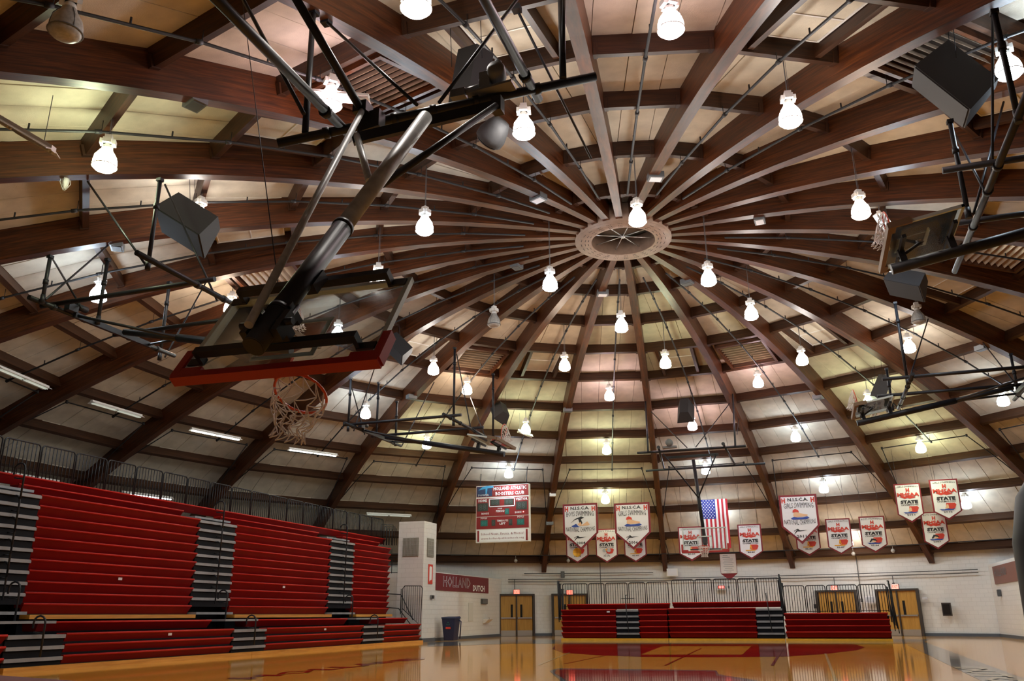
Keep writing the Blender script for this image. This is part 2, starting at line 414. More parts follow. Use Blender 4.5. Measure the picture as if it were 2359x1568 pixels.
obj('ring_bolts',bo.mesh('ring_bolts',STEEL),cring)['kind']='stuff'
sp=MB()
for b in range(8): sp.tube([(0,0,ZR+.15),cyl(1.0,b*45+20,ZR+.15)],.015,6)
sp.lathe((0,0,ZR+.15),[(0,-.05),(.06,-.05),(.06,.05),(0,.05)],12)
obj('spokes',sp.mesh('spokes',CHROME),cring)
# inner purlin ring caps and louvre bays, hatches
def cellframe(b,k):
    r0,r1=PR[k-1]*CP,PR[k]*CP; a=b*STEP
    R=Matrix.Rotation(-a,3,'Z')
    def P(x,s,dz=0): 
        y=r0+(r1-r0)*s; return R@V((x,y,zp(r0/CP)+(zp(r1/CP)-zp(r0/CP))*s+dz))
    return P
vent_lab={1:'brown louvred roof vent beyond the ring, right of the far speaker',13:'silvery louvred roof vent above the nearest goal frame',-3:'bronze louvred roof vent glowing above the far left goal frame',
 17:'dark louvred vent just above the big tilted backboard',9:'louvred roof vent behind the big speaker at top right',5:'louvred vent at the right edge behind the folded hoop'}
for b,kk in ((1,4),(-3,4),(13,4),(17,4),(9,4),(5,4)):
    P=cellframe(b,kk); c=P(0,.5,.0)
    t=thing('roof_vent',vent_lab[b],'vent',tuple(c),'louvred roof vents')
    fr=MB(); x=.95
    for sx in (-1,1):
        fr.hexa([P(sx*x-.05,.1,-.25),P(sx*x+.05,.1,-.25),P(sx*x+.05,.9,-.25),P(sx*x-.05,.9,-.25),P(sx*x-.05,.1,.18),P(sx*x+.05,.1,.18),P(sx*x+.05,.9,.18),P(sx*x-.05,.9,.18)])
    for s0 in (.1,.86):
        fr.hexa([P(-x,s0,-.25),P(x,s0,-.25),P(x,s0+.04,-.25),P(-x,s0+.04,-.25),P(-x,s0,.18),P(x,s0,.18),P(x,s0+.04,.18),P(-x,s0+.04,.18)])
    part('vent_frame',fr,WOOD,t)
    bk=MB(); bk.hexa([P(-x,.12,.10),P(x,.12,.10),P(x,.88,.10),P(-x,.88,.10),P(-x,.12,.14),P(x,.12,.14),P(x,.88,.14),P(-x,.88,.14)]); part('backing',bk,FRAME,t)
    for j in range(9):
        s0=.16+j*.078; sl=MB(); tl=.036 if b in (13,9,5,17) else 0.
        a_,b_,c_,d_=P(-x+.06,s0+tl,-.18),P(x-.06,s0+tl,-.18),P(x-.06,s0+.036-tl,-.02),P(-x+.06,s0+.036-tl,-.02); th=V((0,0,.012))
        sl.hexa([a_,b_,c_,d_,a_+th,b_+th,c_+th,d_+th]); part('louvre',sl,LOUV,t)
hatch_lab={0:'cream roof hatch beyond the ring, framed by two short beams',-2:'cream roof hatch left of centre above two lit lamps',-4:'cream roof hatch just right of the tilted backboard',2:'pinkish roof hatch between ribs right of the ring',4:'roof hatch panel under the folded near right hoop',
 12:'roof hatch panel above the goal motor at top centre',10:'gridded roof hatch at the top right between two wide ribs',14:'roof hatch behind the near goal frame at upper left',16:'roof hatch behind the hanging speaker on the left',8:'roof hatch at the right edge below the big speaker'}
for b in (0,-2,-4,2,12,10,14,16,8,4):
    P=cellframe(b,4); c=P(0,.5); x=.72 
    t=thing('roof_hatch',hatch_lab[b],'hatch',tuple(c),'roof hatches with trimmer beams')
    for sx in (-1,1):
        fr=MB(); fr.hexa([P(sx*x-.06,.03,-.16),P(sx*x+.06,.03,-.16),P(sx*x+.06,.97,-.16),P(sx*x-.06,.97,-.16),P(sx*x-.06,.03,.18),P(sx*x+.06,.03,.18),P(sx*x+.06,.97,.18),P(sx*x-.06,.97,.18)]); part('trimmer_beam',fr,WOODP,t)
    pn=MB(); pn.hexa([P(-x+.1,.12,.10),P(x-.1,.12,.10),P(x-.1,.9,.10),P(-x+.1,.9,.10),P(-x+.1,.12,.15),P(x-.1,.12,.15),P(x-.1,.9,.15),P(-x+.1,.9,.15)]); part('hatch_panel',pn,PLANK,t)
    bd=MB()
    for s0 in (.12,.5,.88): bd.bar(P(-x+.1,s0,.09),P(x-.1,s0,.09),.03,.02)
    for sx in (-1,1): bd.bar(P(sx*(x-.1),.12,.09),P(sx*(x-.1),.9,.09),.04,.03)
    part('hatch_trim',bd,WHITEP,t)

# ------------------------------------------------------------------ floor and walls
mb=MB(); pts=[cyl(28,b*15,0) for b in range(NB)]; mb.face([p for p in reversed(pts)]); floor=struct('floor',mb,MAPLE)
def paint(name,polys,m,z):
    mb=MB()
    for p in polys: mb.face([(x,y,z) for x,y in p] if sum((p[i][0]*p[(i+1)%len(p)][1]-p[(i+1)%len(p)][0]*p[i][1]) for i in range(len(p)))>0 else [(x,y,z) for x,y in reversed(p)])
    o=obj(name,mb.mesh(name,m),floor); return o
def line(a,b,w):
    a,b=V((*a,0)),V((*b,0)); d=(b-a).normalized(); n=V((-d.y,d.x,0))*w/2
    return [(a-n)[:2],(b-n)[:2],(b+n)[:2],(a+n)[:2]]
def P2(*ps): return [(p[0],p[1]) for p in ps]
REDP=P2((-5.657,11.076,0.000),(-4.374,6.150,0.000),(-3.162,3.122,0.000),(-1.627,1.591,0.000),(-0.251,0.902,0.000),(1.630,0.996,0.000),(3.512,1.722,0.000),(4.528,3.522,0.000),(5.527,6.532,0.000),(5.872,8.835,0.000),(5.737,11.443,0.000),(5.489,12.899,0.000))
paint('court_paint_red',[REDP],FRED,.002)
paint('court_paint_key',[P2((-0.534,2.209,0.000),(2.297,2.707,0.000),(2.096,9.593,0.000),(-1.026,9.179,0.000))],MAPLE,.004)
paint('court_logo_outline',[P2((-0.985,-5.577,0.000),(-1.075,-4.672,0.000),(2.327,-4.620,0.000),(2.507,-5.885,0.000),(2.925,-6.640,0.000),(3.946,-8.425,0.000),(2.014,-10.516,0.000),(0.730,-10.081,0.000),(-0.035,-8.124,0.000))],FGREY,.002)
paint('court_logo_red',[P2((-0.947,-5.117,0.000),(2.338,-4.979,-0.000),(2.497,-6.263,0.000),(2.878,-6.992,0.000),(3.699,-8.920,0.000),(1.787,-9.972,0.000),(0.670,-9.593,0.000),(-0.046,-7.798,0.000),(-0.740,-6.093,0.000))],FRED,.004)
for a,b,w_,m_ in (((-1.379,-2.980,0.000),(-1.407,1.355,0.000),.06,FRED),((1.042,-3.207,0.000),(0.600,7.279,0.000),.06,FRED),((3.356,-2.719,0.000),(3.241,8.464,0.000),.07,FRED),((4.549,3.816,0.000),(4.597,-7.320,0.000),.06,FWHITE),((-1.836,-3.634,0.000),(-2.935,3.160,0.000),.05,FWHITE),((-1.878,-4.001,0.000),(3.484,-3.362,0.000),.03,FWHITE),((-3.235,2.792,0.000),(5.777,3.182,0.000),.03,FRED)): paint('court_line',[line(a[:2],b[:2],w_)],m_,.006)
paint('court_band_grey',[P2((7.451,12.131,0.000),(8.413,15.678,0.000),(7.723,-5.733,0.000),(7.486,-10.361,0.000),(6.823,-10.537,0.000),(6.925,-6.556,0.000))],FGREY,.002)
paint('court_end_band',[P2((-12.082,12.690,0.000),(-9.585,17.039,0.000),(9.000,19.216,0.000),(8.028,13.190,0.000),(1.418,12.169,0.000),(-7.644,11.394,0.000),(-9.742,7.548,0.000))],FGREY,.003)
paint('court_end_stripe',[P2((-5.725,11.893,0.000),(6.825,13.310,0.000),(6.771,12.540,0.000),(-5.498,11.095,0.000))],FGREY,.005)
for body,o_,u_,v_,w_,h_,m_ in (('DUTCH',(7.322,-5.143,0.000),(.0,-1,0),(1,.0,0),5.2,.62,FWHITE),('HOLLAND',(-5.997,-5.054,0.000),(.0,1,0),(-1,0,0),8.4,.62,FRED)):
    mb=MB(); text_mb(mb,body,(o_[0],o_[1],.006),u_,v_,w_,h_,bold=.02); obj('court_lettering',mb.mesh('court_lettering',m_),floor)

def arcwall(name,a0,a1,R,z0,z1,parent=None,th=.3):
    mb=MB(); u=0; n=max(1,int(round(abs(a1-a0)/7.5)))
    for i in range(n):
        p,q=a0+(a1-a0)*i/n,a0+(a1-a0)*(i+1)/n
        A_,B_=cyl(R,p,0),cyl(R,q,0); L=(B_-A_).length
        mb.face([(A_.x,A_.y,z0),(B_.x,B_.y,z0),(B_.x,B_.y,z1),(A_.x,A_.y,z1)],[(u,z0),(u+L,z0),(u+L,z1),(u,z1)])
        C_,D_=cyl(R+th,p,0),cyl(R+th,q,0)
        mb.face([(D_.x,D_.y,z0),(C_.x,C_.y,z0),(C_.x,C_.y,z1),(D_.x,D_.y,z1)]); mb.face([(A_.x,A_.y,z1),(B_.x,B_.y,z1),(D_.x,D_.y,z1),(C_.x,C_.y,z1)])
        u+=L
    return struct(name,mb,CMU,parent)
arcwall('wall_far',-37.5,37.5,27,0,4.45); arcwall('wall_right',37.5,142.5,27,0,4.45); arcwall('wall_rear',142.5,217.5,27,0,4.45); arcwall('wall_left',217.5,322.5,27,0,4.45)
def slab(name,x0,x1,y0,y1,z0,z1,m=None,parent=None):
    mb=MB(); P=[(x0,y0),(x1,y0),(x1,y1),(x0,y1)]
    for i in range(4):
        a,b=P[i],P[(i+1)%4]; L=hypot(b[0]-a[0],b[1]-a[1]); o0=a[0] if i%2==0 else a[1]
        mb.face([(*a,z0),(*b,z0),(*b,z1),(*a,z1)],[(0,z0),(L,z0),(L,z1),(0,z1)])
    mb.face([(*p,z1) for p in P],[(p[0],p[1]) for p in P]); mb.face([(*p,z0) for p in reversed(P)])
    return struct(name,mb,m or CMU,parent)
XA=(-12.600,21.531,0.097)
slab('wall_alcove_left',-12.9,-12.55,13.2,23.8,0,3.12)
slab('wall_alcove_right',12.6,12.95,10.0,23.7,0,3.3)
# mezzanine behind the left bleachers and tower
CONC=mat('mezzanine_concrete',(.16,.15,.14),.8)
slab('mezzanine',-24.0,-14.25,-14,13.2,3.9,4.15,CONC)
slab('mezzanine_corner',-21.0,-12.9,13.2,17.0,2.7,2.95,CONC)
slab('wall_mezzanine_front',-14.45,-14.25,-14,12.4,0,3.9)
slab('wall_bleacher_end',-14.4,-13.35,12.62,12.82,0,3.0)
# white tower
slab('wall_tower',-13.62,-12.32,12.55,13.95,0,5.32)
GRILL=mat('vent_grille_tan',(.22,.21,.17),.6)
for (nm,o_,u_,lab) in (('vent_grille',(-12.98,12.54,4.15),(1,0,0),'square tan vent grille on the front of the white tower'),('vent_grille',(-12.31,13.25,4.15),(0,1,0),'tan vent grille on the side of the white tower')):
    t=thing(nm,lab,'vent',o_); u=V(u_); v=V((0,0,1)); n=u.cross(v)
    wd=.40 if u_[0] else .36
    g=MB(); g.obox(V(o_)+n*.01,u*wd,v*.42,n*.012); part('grille_plate',g,GRILL,t)
    g=MB()
    for j in range(11): g.obox(V(o_)+n*.03+u*(-wd+.04+j*(2*wd-.08)/10),u*.012,v*.40,n*.012)
    for j in range(4): g.obox(V(o_)+n*.03+v*(-.3+j*.2),u*wd*.97,v*.008,n*.014)
    part('grille_bars',g,mat('grille_bar_grey',(.33,.33,.30),.6),t,kind='stuff')
# baseboards
def baseb(name,pts,h=.14):
    mb=MB()
    for i in range(len(pts)-1):
        a,b=V(pts[i]),V(pts[i+1]); mb.bar(a+V((0,0,h/2)),b+V((0,0,h/2)),.04,h)
    return struct(name,mb,BASEB)
baseb('baseboard_far',[cyl(26.9,a,0) for a in (-28,-22.5,-15,-7.5,0,7.5,15,22.5,28)])
baseb('baseboard_left',[(-12.53,13.95,0),(-12.53,23.8,0)]); baseb('baseboard_right',[(12.58,10,0),(12.58,23.7,0)])
baseb('baseboard_tower',[(-13.62,12.53,0),(-12.30,12.53,0),(-12.30,13.97,0)],.17)

# ------------------------------------------------------------------ doors on the far wall
EXW=[]
def dbl_door(n,px_az,wid=1.86,h=2.2):
    a=radians(px_az); n_=V((-sin(a),-cos(a),0)); u=V((cos(a),-sin(a),0)) ; u=-u if n_.cross(V((0,0,1))).dot(u)>0 else u
    u=V((0,0,1)).cross(n_)*-1; u=n_.cross(V((0,0,1))); u=-u   # image-right when seen from the court
    u=V((cos(a),-sin(a),0))
    c=cyl(26.74,px_az,0); v=V((0,0,1))
    root=bpy.data.objects.new('door_%d'%n,None); COL.objects.link(root); root.location=c; root['kind']='structure'
    f=MB(); t_=.06
    f.obox(c+v*(h/2)+u*(wid/2+t_),u*t_,v*(h/2),n_*.12); f.obox(c+v*(h/2)-u*(wid/2+t_),u*t_,v*(h/2),n_*.12); f.obox(c+v*(h+.04),u*(wid/2+2*t_),v*.05,n_*.12); f.obox(c+v*(h/2)+n_*.03,u*.035,v*(h/2),n_*.07)
    part('door_frame',f,FRAME,root)
    for s in (-1,1):
        lc=c+u*s*(wid/4+.01)
        l=MB(); l.obox(lc+v*(h/2+.0),u*(wid/4-.03),v*(h/2-.01),n_*.025); leaf=part('door_leaf',l,DOORW,root)
        g=MB(); g.obox(lc+v*1.35-u*s*.20+n_*.03,u*.06,v*.36,n_*.01); part('door_window',g,DARKGL,leaf)
        g=MB(); g.obox(lc+v*.16+n_*.03,u*(wid/4-.04),v*.15,n_*.006); part('kick_plate',g,KICK,leaf)
        g=MB(); g.obox(lc+v*.98+n_*.08,u*(wid/4-.06),v*.035,n_*.02); 
        for e in (-1,1): g.obox(lc+v*.98+n_*.05+u*e*(wid/4-.09),u*.03,v*.045,n_*.04)
        part('push_bar',g,CHROME,leaf)
    return c,u,n_
D1=dbl_door(1,-26.0); D2=dbl_door(2,-19.4); D3=dbl_door(3,12.0); D4=dbl_door(4,18.5)

# ------------------------------------------------------------------ exit signs
def exit_sign(c,u,n_,lab):
    c=V(c); v=V((0,0,1)); t=thing('exit_sign',lab,'exit sign',tuple(c),'red exit signs')
    b=MB(); b.obox(c,u*.19,v*.13,n_*.04); part('sign_box',b,GREYBOX,t)
    f=MB(); f.obox(c+n_*.042,u*.165,v*.11,n_*.004); part('sign_face',f,EXITM,t)
    tx=MB(); text_mb(tx,'EXIT',c+n_*.05,u,v,.27,.15,bold=.02); part('lettering',tx,mat('exit_letter',(.5,.02,.02),.5,emit=(1,.25,.18),estr=.9),t)
for D,lab in ((D1,'red exit sign over the left double doors'),(D2,'red exit sign behind the railing at the left end of the far bleachers'),(D3,'red exit sign over the doors behind the low bleachers'),(D4,'red exit sign over the rightmost double doors')):
    exit_sign(D[0]+V((0,0,2.40 if D is not D2 else 2.36))+D[2]*.12,D[1],D[2],lab)

# ------------------------------------------------------------------ left bleachers
def seat_row(root,o,u,n,s0,s1,z,dp=.30,h=.245,lab=None,label_s=None):
    """red bench front board with a rolled lip: along u from s0 to s1, facing n, lip at height z"""
    o,u,n=V(o),V(u),V(n); v=V((0,0,1)); P=lambda s,d,zz: o+u*s+n*d+v*zz
    m=MB(); e=.05
    m.hexa([P(s0+e,-.12,z-h),P(s1-e,-.12,z-h),P(s1-e,-dp,z-h),P(s0+e,-dp,z-h),P(s0,0,z-.03),P(s1,0,z-.03),P(s1,-dp,z-.03),P(s0,-dp,z-.03)])
    p=part('seat_row',m,REDB,root)
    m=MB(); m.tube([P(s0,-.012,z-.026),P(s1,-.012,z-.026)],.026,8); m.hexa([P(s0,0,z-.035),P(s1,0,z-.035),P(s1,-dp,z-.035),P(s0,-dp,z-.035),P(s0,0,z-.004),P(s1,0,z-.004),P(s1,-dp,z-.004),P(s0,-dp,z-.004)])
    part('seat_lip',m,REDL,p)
    if label_s is not None:
        m=MB(); c=P(label_s,-.03,z-h*.45); m.obox(c,u*.07,n*.004,v*.035); part('number_plate',m,PAPER,p)
def step_row(root,o,u,n,s0,s1,z,dp=.5,h=.25):
    o,u,n=V(o),V(u),V(n); v=V((0,0,1))
    m=MB(); m.obox(o+u*(s0+s1)/2-n*dp/2+v*(z-.04),u*(s1-s0)/2,n*dp/2,v*.04); p=part('step_tread',m,TREAD,root)
    m=MB(); m.obox(o+u*(s0+s1)/2-n*(dp/2+.06)+v*(z-h/2-.06),u*(s1-s0)/2,n*dp/2,v*(h/2-.04)); part('step_riser',m,DECKD,p)
UY,NX=(0,1,0),(1,0,0)
ya=[(-13.500,-7.539,4.048),(-13.500,-1.511,4.033),(-13.500,0.304,4.057),(-13.500,6.404,4.106),(-13.500,8.261,4.112),(-13.500,11.574,4.133)]; ya=[p[1] for p in ya]
yb=[(-12.200,-7.366,0.810),(-12.200,-1.090,0.694),(-12.200,0.591,0.728),(-12.200,6.960,0.752),(-12.200,8.703,0.796),(-12.200,12.208,0.776)]; yb=[p[1] for p in yb]
upz=[1.47+.258*k for k in range(11)]
loz=[.31,.55,.79]
blk=[('nearest','left',-7.52,ya[1]),('middle','centre',ya[2],ya[3]),('far','right',ya[4],ya[5])]
blab=['wide red upper bleacher bank nearest the camera at far left','red upper bleacher bank in the middle between two stair aisles','narrow red upper bleacher bank beside the white tower']
llab=['three-row red lower bleacher bank nearest the camera','three-row red lower bleacher bank in the middle of the left side','small three-row red lower bleacher bank at the tower end']
for i,(a_,b_,s0,s1) in enumerate(blk):
    t=thing('bleacher_bank',blab[i],'bleachers',(-13.5,(s0+s1)/2,0),'upper bleacher banks on the left')
    for k,z in enumerate(upz): seat_row(t,(-13.5,0,0),UY,NX,s0,s1,z,label_s=(s0+s1)/2 if k==3 and i<2 else None)
    e0=.25 if i==0 else .0; 
    seat_row(t,(-13.9,0,0),UY,NX,s0-.35,s1-.35,4.30); 
    m=MB(); m.box((-14.2,s0+.02,.1),(-13.62,s1-.02,4.0)); part('understructure',m,DECKD,t)
    m=MB(); m.box((-13.75,s0+.05,1.10),(-13.30,s1-.02,1.20)); part('oak_kickboard',m,WOODF,t)
t=thing('bleacher_top_row','long red top bench running along the mezzanine railing','bleachers',(-14.2,0,4.3))
seat_row(t,(-14.2,0,0),UY,NX,-13,12.4,4.56,.2)
for i in range(3):
    s0,s1=yb[2*i],yb[2*i+1]
    t=thing('bleacher_bank',llab[i],'bleachers',(-12.2,(s0+s1)/2,0),'lower bleacher banks on the left')
    for k,z in enumerate(loz): seat_row(t,(-12.2,0,0),UY,NX,s0,s1,z,.3,.225,label_s=(s0+s1)/2+.4 if k==2 and i<2 else None)
    seat_row(t,(-12.62,0,0),UY,NX,s0-.45,s1-.55,1.05,.5,.225)
    m=MB(); m.box((-13.2,s0,.02),(-12.3,s1,.7)); part('understructure',m,DECKD,t)
    ke=[(-9.0,.5*(yb[1]+yb[2])),(.5*(yb[1]+yb[2])+.02,.5*(yb[3]+yb[4])),(.5*(yb[3]+yb[4])+.02,yb[5]+.05)][i]
    m=MB(); m.box((-12.6,ke[0],.0),(-12.10,ke[1],.10)); part('oak_kickboard',m,WOODF,t)
# a slice of one more bank at the left edge
t=thing('bleacher_bank','cut-off end of a red lower bleacher bank at the left picture edge','bleachers',(-12.2,-9.9,0))
for k,z in enumerate(loz): seat_row(t,(-12.2,0,0),UY,NX,-12.5,-8.95,z,.3,.225)
m=MB(); m.box((-13.2,-12.5,0),(-12.3,-8.95,.7)); part('understructure',m,DECKD,t)
aisles=[(-8.95,-7.52,-8.95,yb[0]),(ya[1],ya[2],yb[1],yb[2]),(ya[3],ya[4],yb[3],yb[4])]
alab=['grey bleacher stair aisle at the left edge of the picture','grey bleacher stair aisle between the two large red banks','grey bleacher stair aisle between the middle and far red banks']
llb=['low three-step grey stair aisle at the left edge','low three-step grey stair aisle between the two large lower red banks','low three-step grey stair aisle near the tower end']
for i,(a0,a1,b0,b1) in enumerate(aisles):
    t=thing('bleacher_aisle',alab[i],'stairs',(-13.5,(a0+a1)/2,0),'bleacher stair aisles')
    for z in upz[1:]: step_row(t,(-13.5,0,0),UY,NX,a0-.02,a1+.02,z-.03)
    m=MB(); m.box((-14.2,a0+.02,4.1),(-13.75,a1-.02,4.16)); part('top_landing',m,TREAD,t)
    m=MB(); m.box((-13.7,a0+.02,1.2),(-13.32,a1-.02,1.27)); part('landing',m,TREAD,t)
    m=MB(); m.box((-14.2,a0,0),(-13.95,a1,4.0)); part('back_panel',m,DECKD,t)
    ym=(a0+a1)/2
    tl=thing('bleacher_aisle',llb[i],'stairs',(-12.2,(b0+b1)/2,0),'lower stair aisles')
    for z in loz: step_row(tl,(-12.2,0,0),UY,NX,b0+.01,b1-.01,z-.03)
    m=MB(); m.box((-13.25,b0+.01,1.0),(-12.55,b1-.01,1.06)); part('landing',m,TREAD,tl)
    def rail(x,y,z,lab):
        r=thing('aisle_handrail',lab,'handrail',(x,y,z),'aisle handrails')
        g=MB(); pts=[(x,y,z),(x,y,z+.72)]
        for q in range(7): aa=q*pi/6; pts.append((x-.17+.17*cos(aa),y,z+.72+.15*sin(aa)))
        pts+=[(x-.34,y,z+.60)]; g.tube(pts,.023,8); part('rail_loop',g,STEEL,r)
        g=MB(); g.tube([(x,y,z+.48),(x-.30,y,z+.52)],.018,8); part('cross_tube',g,STEEL,r)
    nm=['left edge','first','second'][i]
    pos=['lowest','second','third','fourth','topmost']
    for q,kz in enumerate((0,2,4,6,9)): rail(-13.36,ym,upz[kz]+.05,'dark looped handrail, %s on the %s upper stair aisle'%(pos[q],nm))
    rail(-13.0,ym+.1,1.06,'dark looped handrail on the landing of the %s stair aisle'%nm)
    rail(-12.05,(b0+b1)/2,.30,'dark looped handrail standing on the %s lower stair aisle'%nm)
# ------------------------------------------------------------------ far bleachers
UX,NY=(1,0,0),(0,-1,0)
FY=15.9
def px_x(p): return p[0]
fx=[(-6.786,15.900,1.390)[0],(-4.195,15.900,1.367)[0],(-3.156,15.900,1.358)[0],(-1.862,15.900,1.347)[0],(1.973,15.900,1.368)[0],(3.072,15.900,1.358)[0],(7.293,15.900,1.131)[0]]
fz=[.12+.247*(k+1) for k in range(5)]
FBL=['five-row red far bleacher section left of the small stair aisle','red far bleacher section in the middle under the scoreboard side railing','low four-row red far bleacher section at the right by the double doors']
t=thing('bleacher_bank',FBL[0],'bleachers',((fx[0]+fx[3])/2,FY,0),'far bleacher sections')
for k,z in enumerate(fz):
    seat_row(t,(0,FY,0),UX,NY,fx[0],fx[1],z,label_s=fx[1]-.35 if k==4 else None); seat_row(t,(0,FY,0),UX,NY,fx[2],fx[3],z)
    step_row(t,(0,FY+.05,0),UX,NY,fx[1],fx[2],z-.03,.4)
seat_row(t,(0,FY+.35,0),UX,NY,fx[0]+.2,fx[3]+.08,1.60)
m=MB(); m.box((fx[0]+.05,FY+.3,.1),(fx[3],FY+1.0,1.3)); part('understructure',m,DECKD,t)
m=MB(); m.box((fx[0],FY-.08,0),(fx[3],FY+.4,.10)); part('yellow_kickboard',m,YELK,t)
t=thing('bleacher_bank',FBL[1],'bleachers',((fx[3]+fx[5])/2,FY,0),'far bleacher sections')
for k,z in enumerate(fz):
    seat_row(t,(0,FY,0),UX,NY,fx[3]+.04,fx[4],z+.012)
    step_row(t,(0,FY+.05,0),UX,NY,fx[4],fx[5],z-.03,.4)
seat_row(t,(0,FY+.35,0),UX,NY,fx[3]+.2,fx[5],1.63)
m=MB(); m.box((fx[3]+.05,FY+.3,.1),(fx[5],FY+1.0,1.3)); part('understructure',m,DECKD,t)
m=MB(); m.box((fx[3]+.03,FY-.08,0),(fx[5],FY+.4,.10)); part('yellow_kickboard',m,YELK,t)
t=thing('bleacher_bank',FBL[2],'bleachers',((fx[5]+fx[6])/2,FY,0),'far bleacher sections')
for k,z in enumerate(fz[:4]): seat_row(t,(0,FY,0),UX,NY,fx[5]+.06,fx[6]-.05*(k==3),z+.02)
m=MB(); m.box((fx[5]+.1,FY+.3,.1),(fx[6],FY+1.0,1.0)); part('understructure',m,DECKD,t)
m=MB(); m.box((fx[5]+.03,FY-.08,0),(fx[6],FY+.4,.10)); part('yellow_kickboard',m,YELK,t)
for x,z,lab in (((fx[1]+fx[2])/2,.9,'thin dark handrail on the left stair aisle of the far bleachers'),((fx[4]+fx[5])/2,.9,'thin dark handrail on the right stair aisle of the far bleachers')):
    r=thing('aisle_handrail',lab,'handrail',(x,FY-.1,.3)); g=MB(); g.tube([(x+.06,FY-.12,.35),(x,FY-.1,1.2),(x-.06,FY+.1,1.95),(x-.06,FY+.4,1.97)],.022,8); part('rail_loop',g,STEEL,r)
    g=MB(); g.tube([(x+.02,FY-.10,.9),(x+.02,FY+.25,1.0)],.018,8); part('cross_tube',g,STEEL,r)
# ------------------------------------------------------------------ guard rails
def baluster_mesh(h,cache={}):
    k=round(h,2)
    if k not in cache:
        g=MB(); g.tube([(0,0,0),(0,0,k)],.0125,6); cache[k]=g.mesh('baluster',STEEL)
    return cache[k]
def rail_panel(root,p0,p1,z0,h,nb,lab=None):
    p0,p1=V(p0),V(p1); u=(p1-p0).normalized(); v=V((0,0,1)); L=(p1-p0).length; rc=.09
    pts=[p0+v*z0,p0+v*(z0+h-rc)]+[p0+u*(rc-rc*cos(a*pi/8))+v*(z0+h-rc+rc*sin(a*pi/8)) for a in range(1,5)]+[p1-u*(rc-rc*cos(a*pi/8))+v*(z0+h-rc+rc*sin(a*pi/8)) for a in range(4,0,-1)]+[p1+v*(z0+h-rc),p1+v*z0]
    g=MB(); g.tube(pts,.020,8); g.tube([p0+v*(z0+.05),p1+v*(z0+.05)],.014,6)
    p=part('rail_panel',g,STEEL,root)
    me=baluster_mesh(h)
    for i in range(1,nb):
        q=p0+u*L*i/nb+v*z0; o=obj('baluster',me,p,q-rootloc(p))
t=thing('guard_rail','long black mezzanine railing above the left red bleachers','railing',(-14.36,0,4.5))
yy=-10.4
for i in range(20):
    rail_panel(t,(-14.36,yy+.02,0),(-14.36,yy+1.10,0),4.42,1.02,9); yy+=1.14
t=thing('guard_rail','tall black railing behind the far red bleachers, left run','railing',(fx[0],FY+.75,1.4))
e=[(218,442),(457,592),(612,803),(820,962),(980,1174)]; 
xs=[(-6.882,16.650,2.582)[0],(-5.685,16.650,2.561)[0],(-5.600,16.650,2.579)[0],(-4.865,16.650,2.566)[0],(-4.781,16.650,2.564)[0],(-3.766,16.650,2.566)[0],(-3.684,16.650,2.564)[0],(-2.930,16.650,2.550)[0],(-2.848,16.650,2.568)[0],(-1.864,16.650,2.550)[0]]
for i in range(5): rail_panel(t,(xs[2*i],16.65,0),(xs[2*i+1],16.65,0),1.45,1.08,(9,6,9,7,9)[i])
t=thing('guard_rail','tall black railing behind the far red bleachers, middle run','railing',(xs[9]+.1,16.65,1.4))
xs=[(-1.685,16.650,2.547)[0],(-0.699,16.650,2.548)[0],(-0.621,16.650,2.546)[0],(0.099,16.650,2.552)[0],(0.195,16.650,2.550)[0],(1.190,16.650,2.550)[0],(1.267,16.650,2.568)[0],(2.001,16.650,2.554)[0],(2.059,16.650,2.571)[0],(3.043,16.650,2.571)[0]]
for i in range(5): rail_panel(t,(xs[2*i],16.65,0),(xs[2*i+1],16.65,0),1.48,1.14,(9,7,9,7,9)[i])
t=thing('guard_rail','lower black railing behind the low far bleachers by the doors','railing',(fx[5]+.3,16.65,1.0))
xs=[(3.184,16.650,2.163)[0],(4.055,16.650,2.149)[0],(4.129,16.650,2.166)[0],(4.917,16.650,2.172)[0],(4.988,16.650,2.171)[0],(6.202,16.650,2.187)[0],(6.254,16.650,2.186)[0],(7.356,16.650,2.185)[0]]
for i in range(4): rail_panel(t,(xs[2*i],16.65,0),(xs[2*i+1],16.65,0),1.15,1.12,(8,8,11,10)[i])
for x,z0,h,lab in (((-6.911,16.300,2.611)[0],.9,1.75,'folded black end rails at the left end of the far bleachers'),((3.132,16.300,2.428)[0],.9,1.85,'folded black end rails between middle and low far bleachers'),((7.498,16.300,2.173)[0],.5,1.9,'folded black end rails beside the right double doors')):
    t=thing('end_rail',lab,'railing',(x,16.3,z0),'folded end rails')
    for j in range(4):
        g=MB(); xx=x-.04+.03*j*(1 if j%2 else -1); g.tube([(xx+.06,15.95+.1*j,z0-.1*j+.1),(xx-.03,16.1+.12*j,z0+h-.12*j),(xx-.03,16.6+.1*j,z0+h-.12*j)],.02,6); g.obox((xx,16.2+.12*j,z0+h/2),(.018,0,0),(0,.10,0),(0,0,h/2-.12*j)); part('folded_rail',g,STEEL,t)
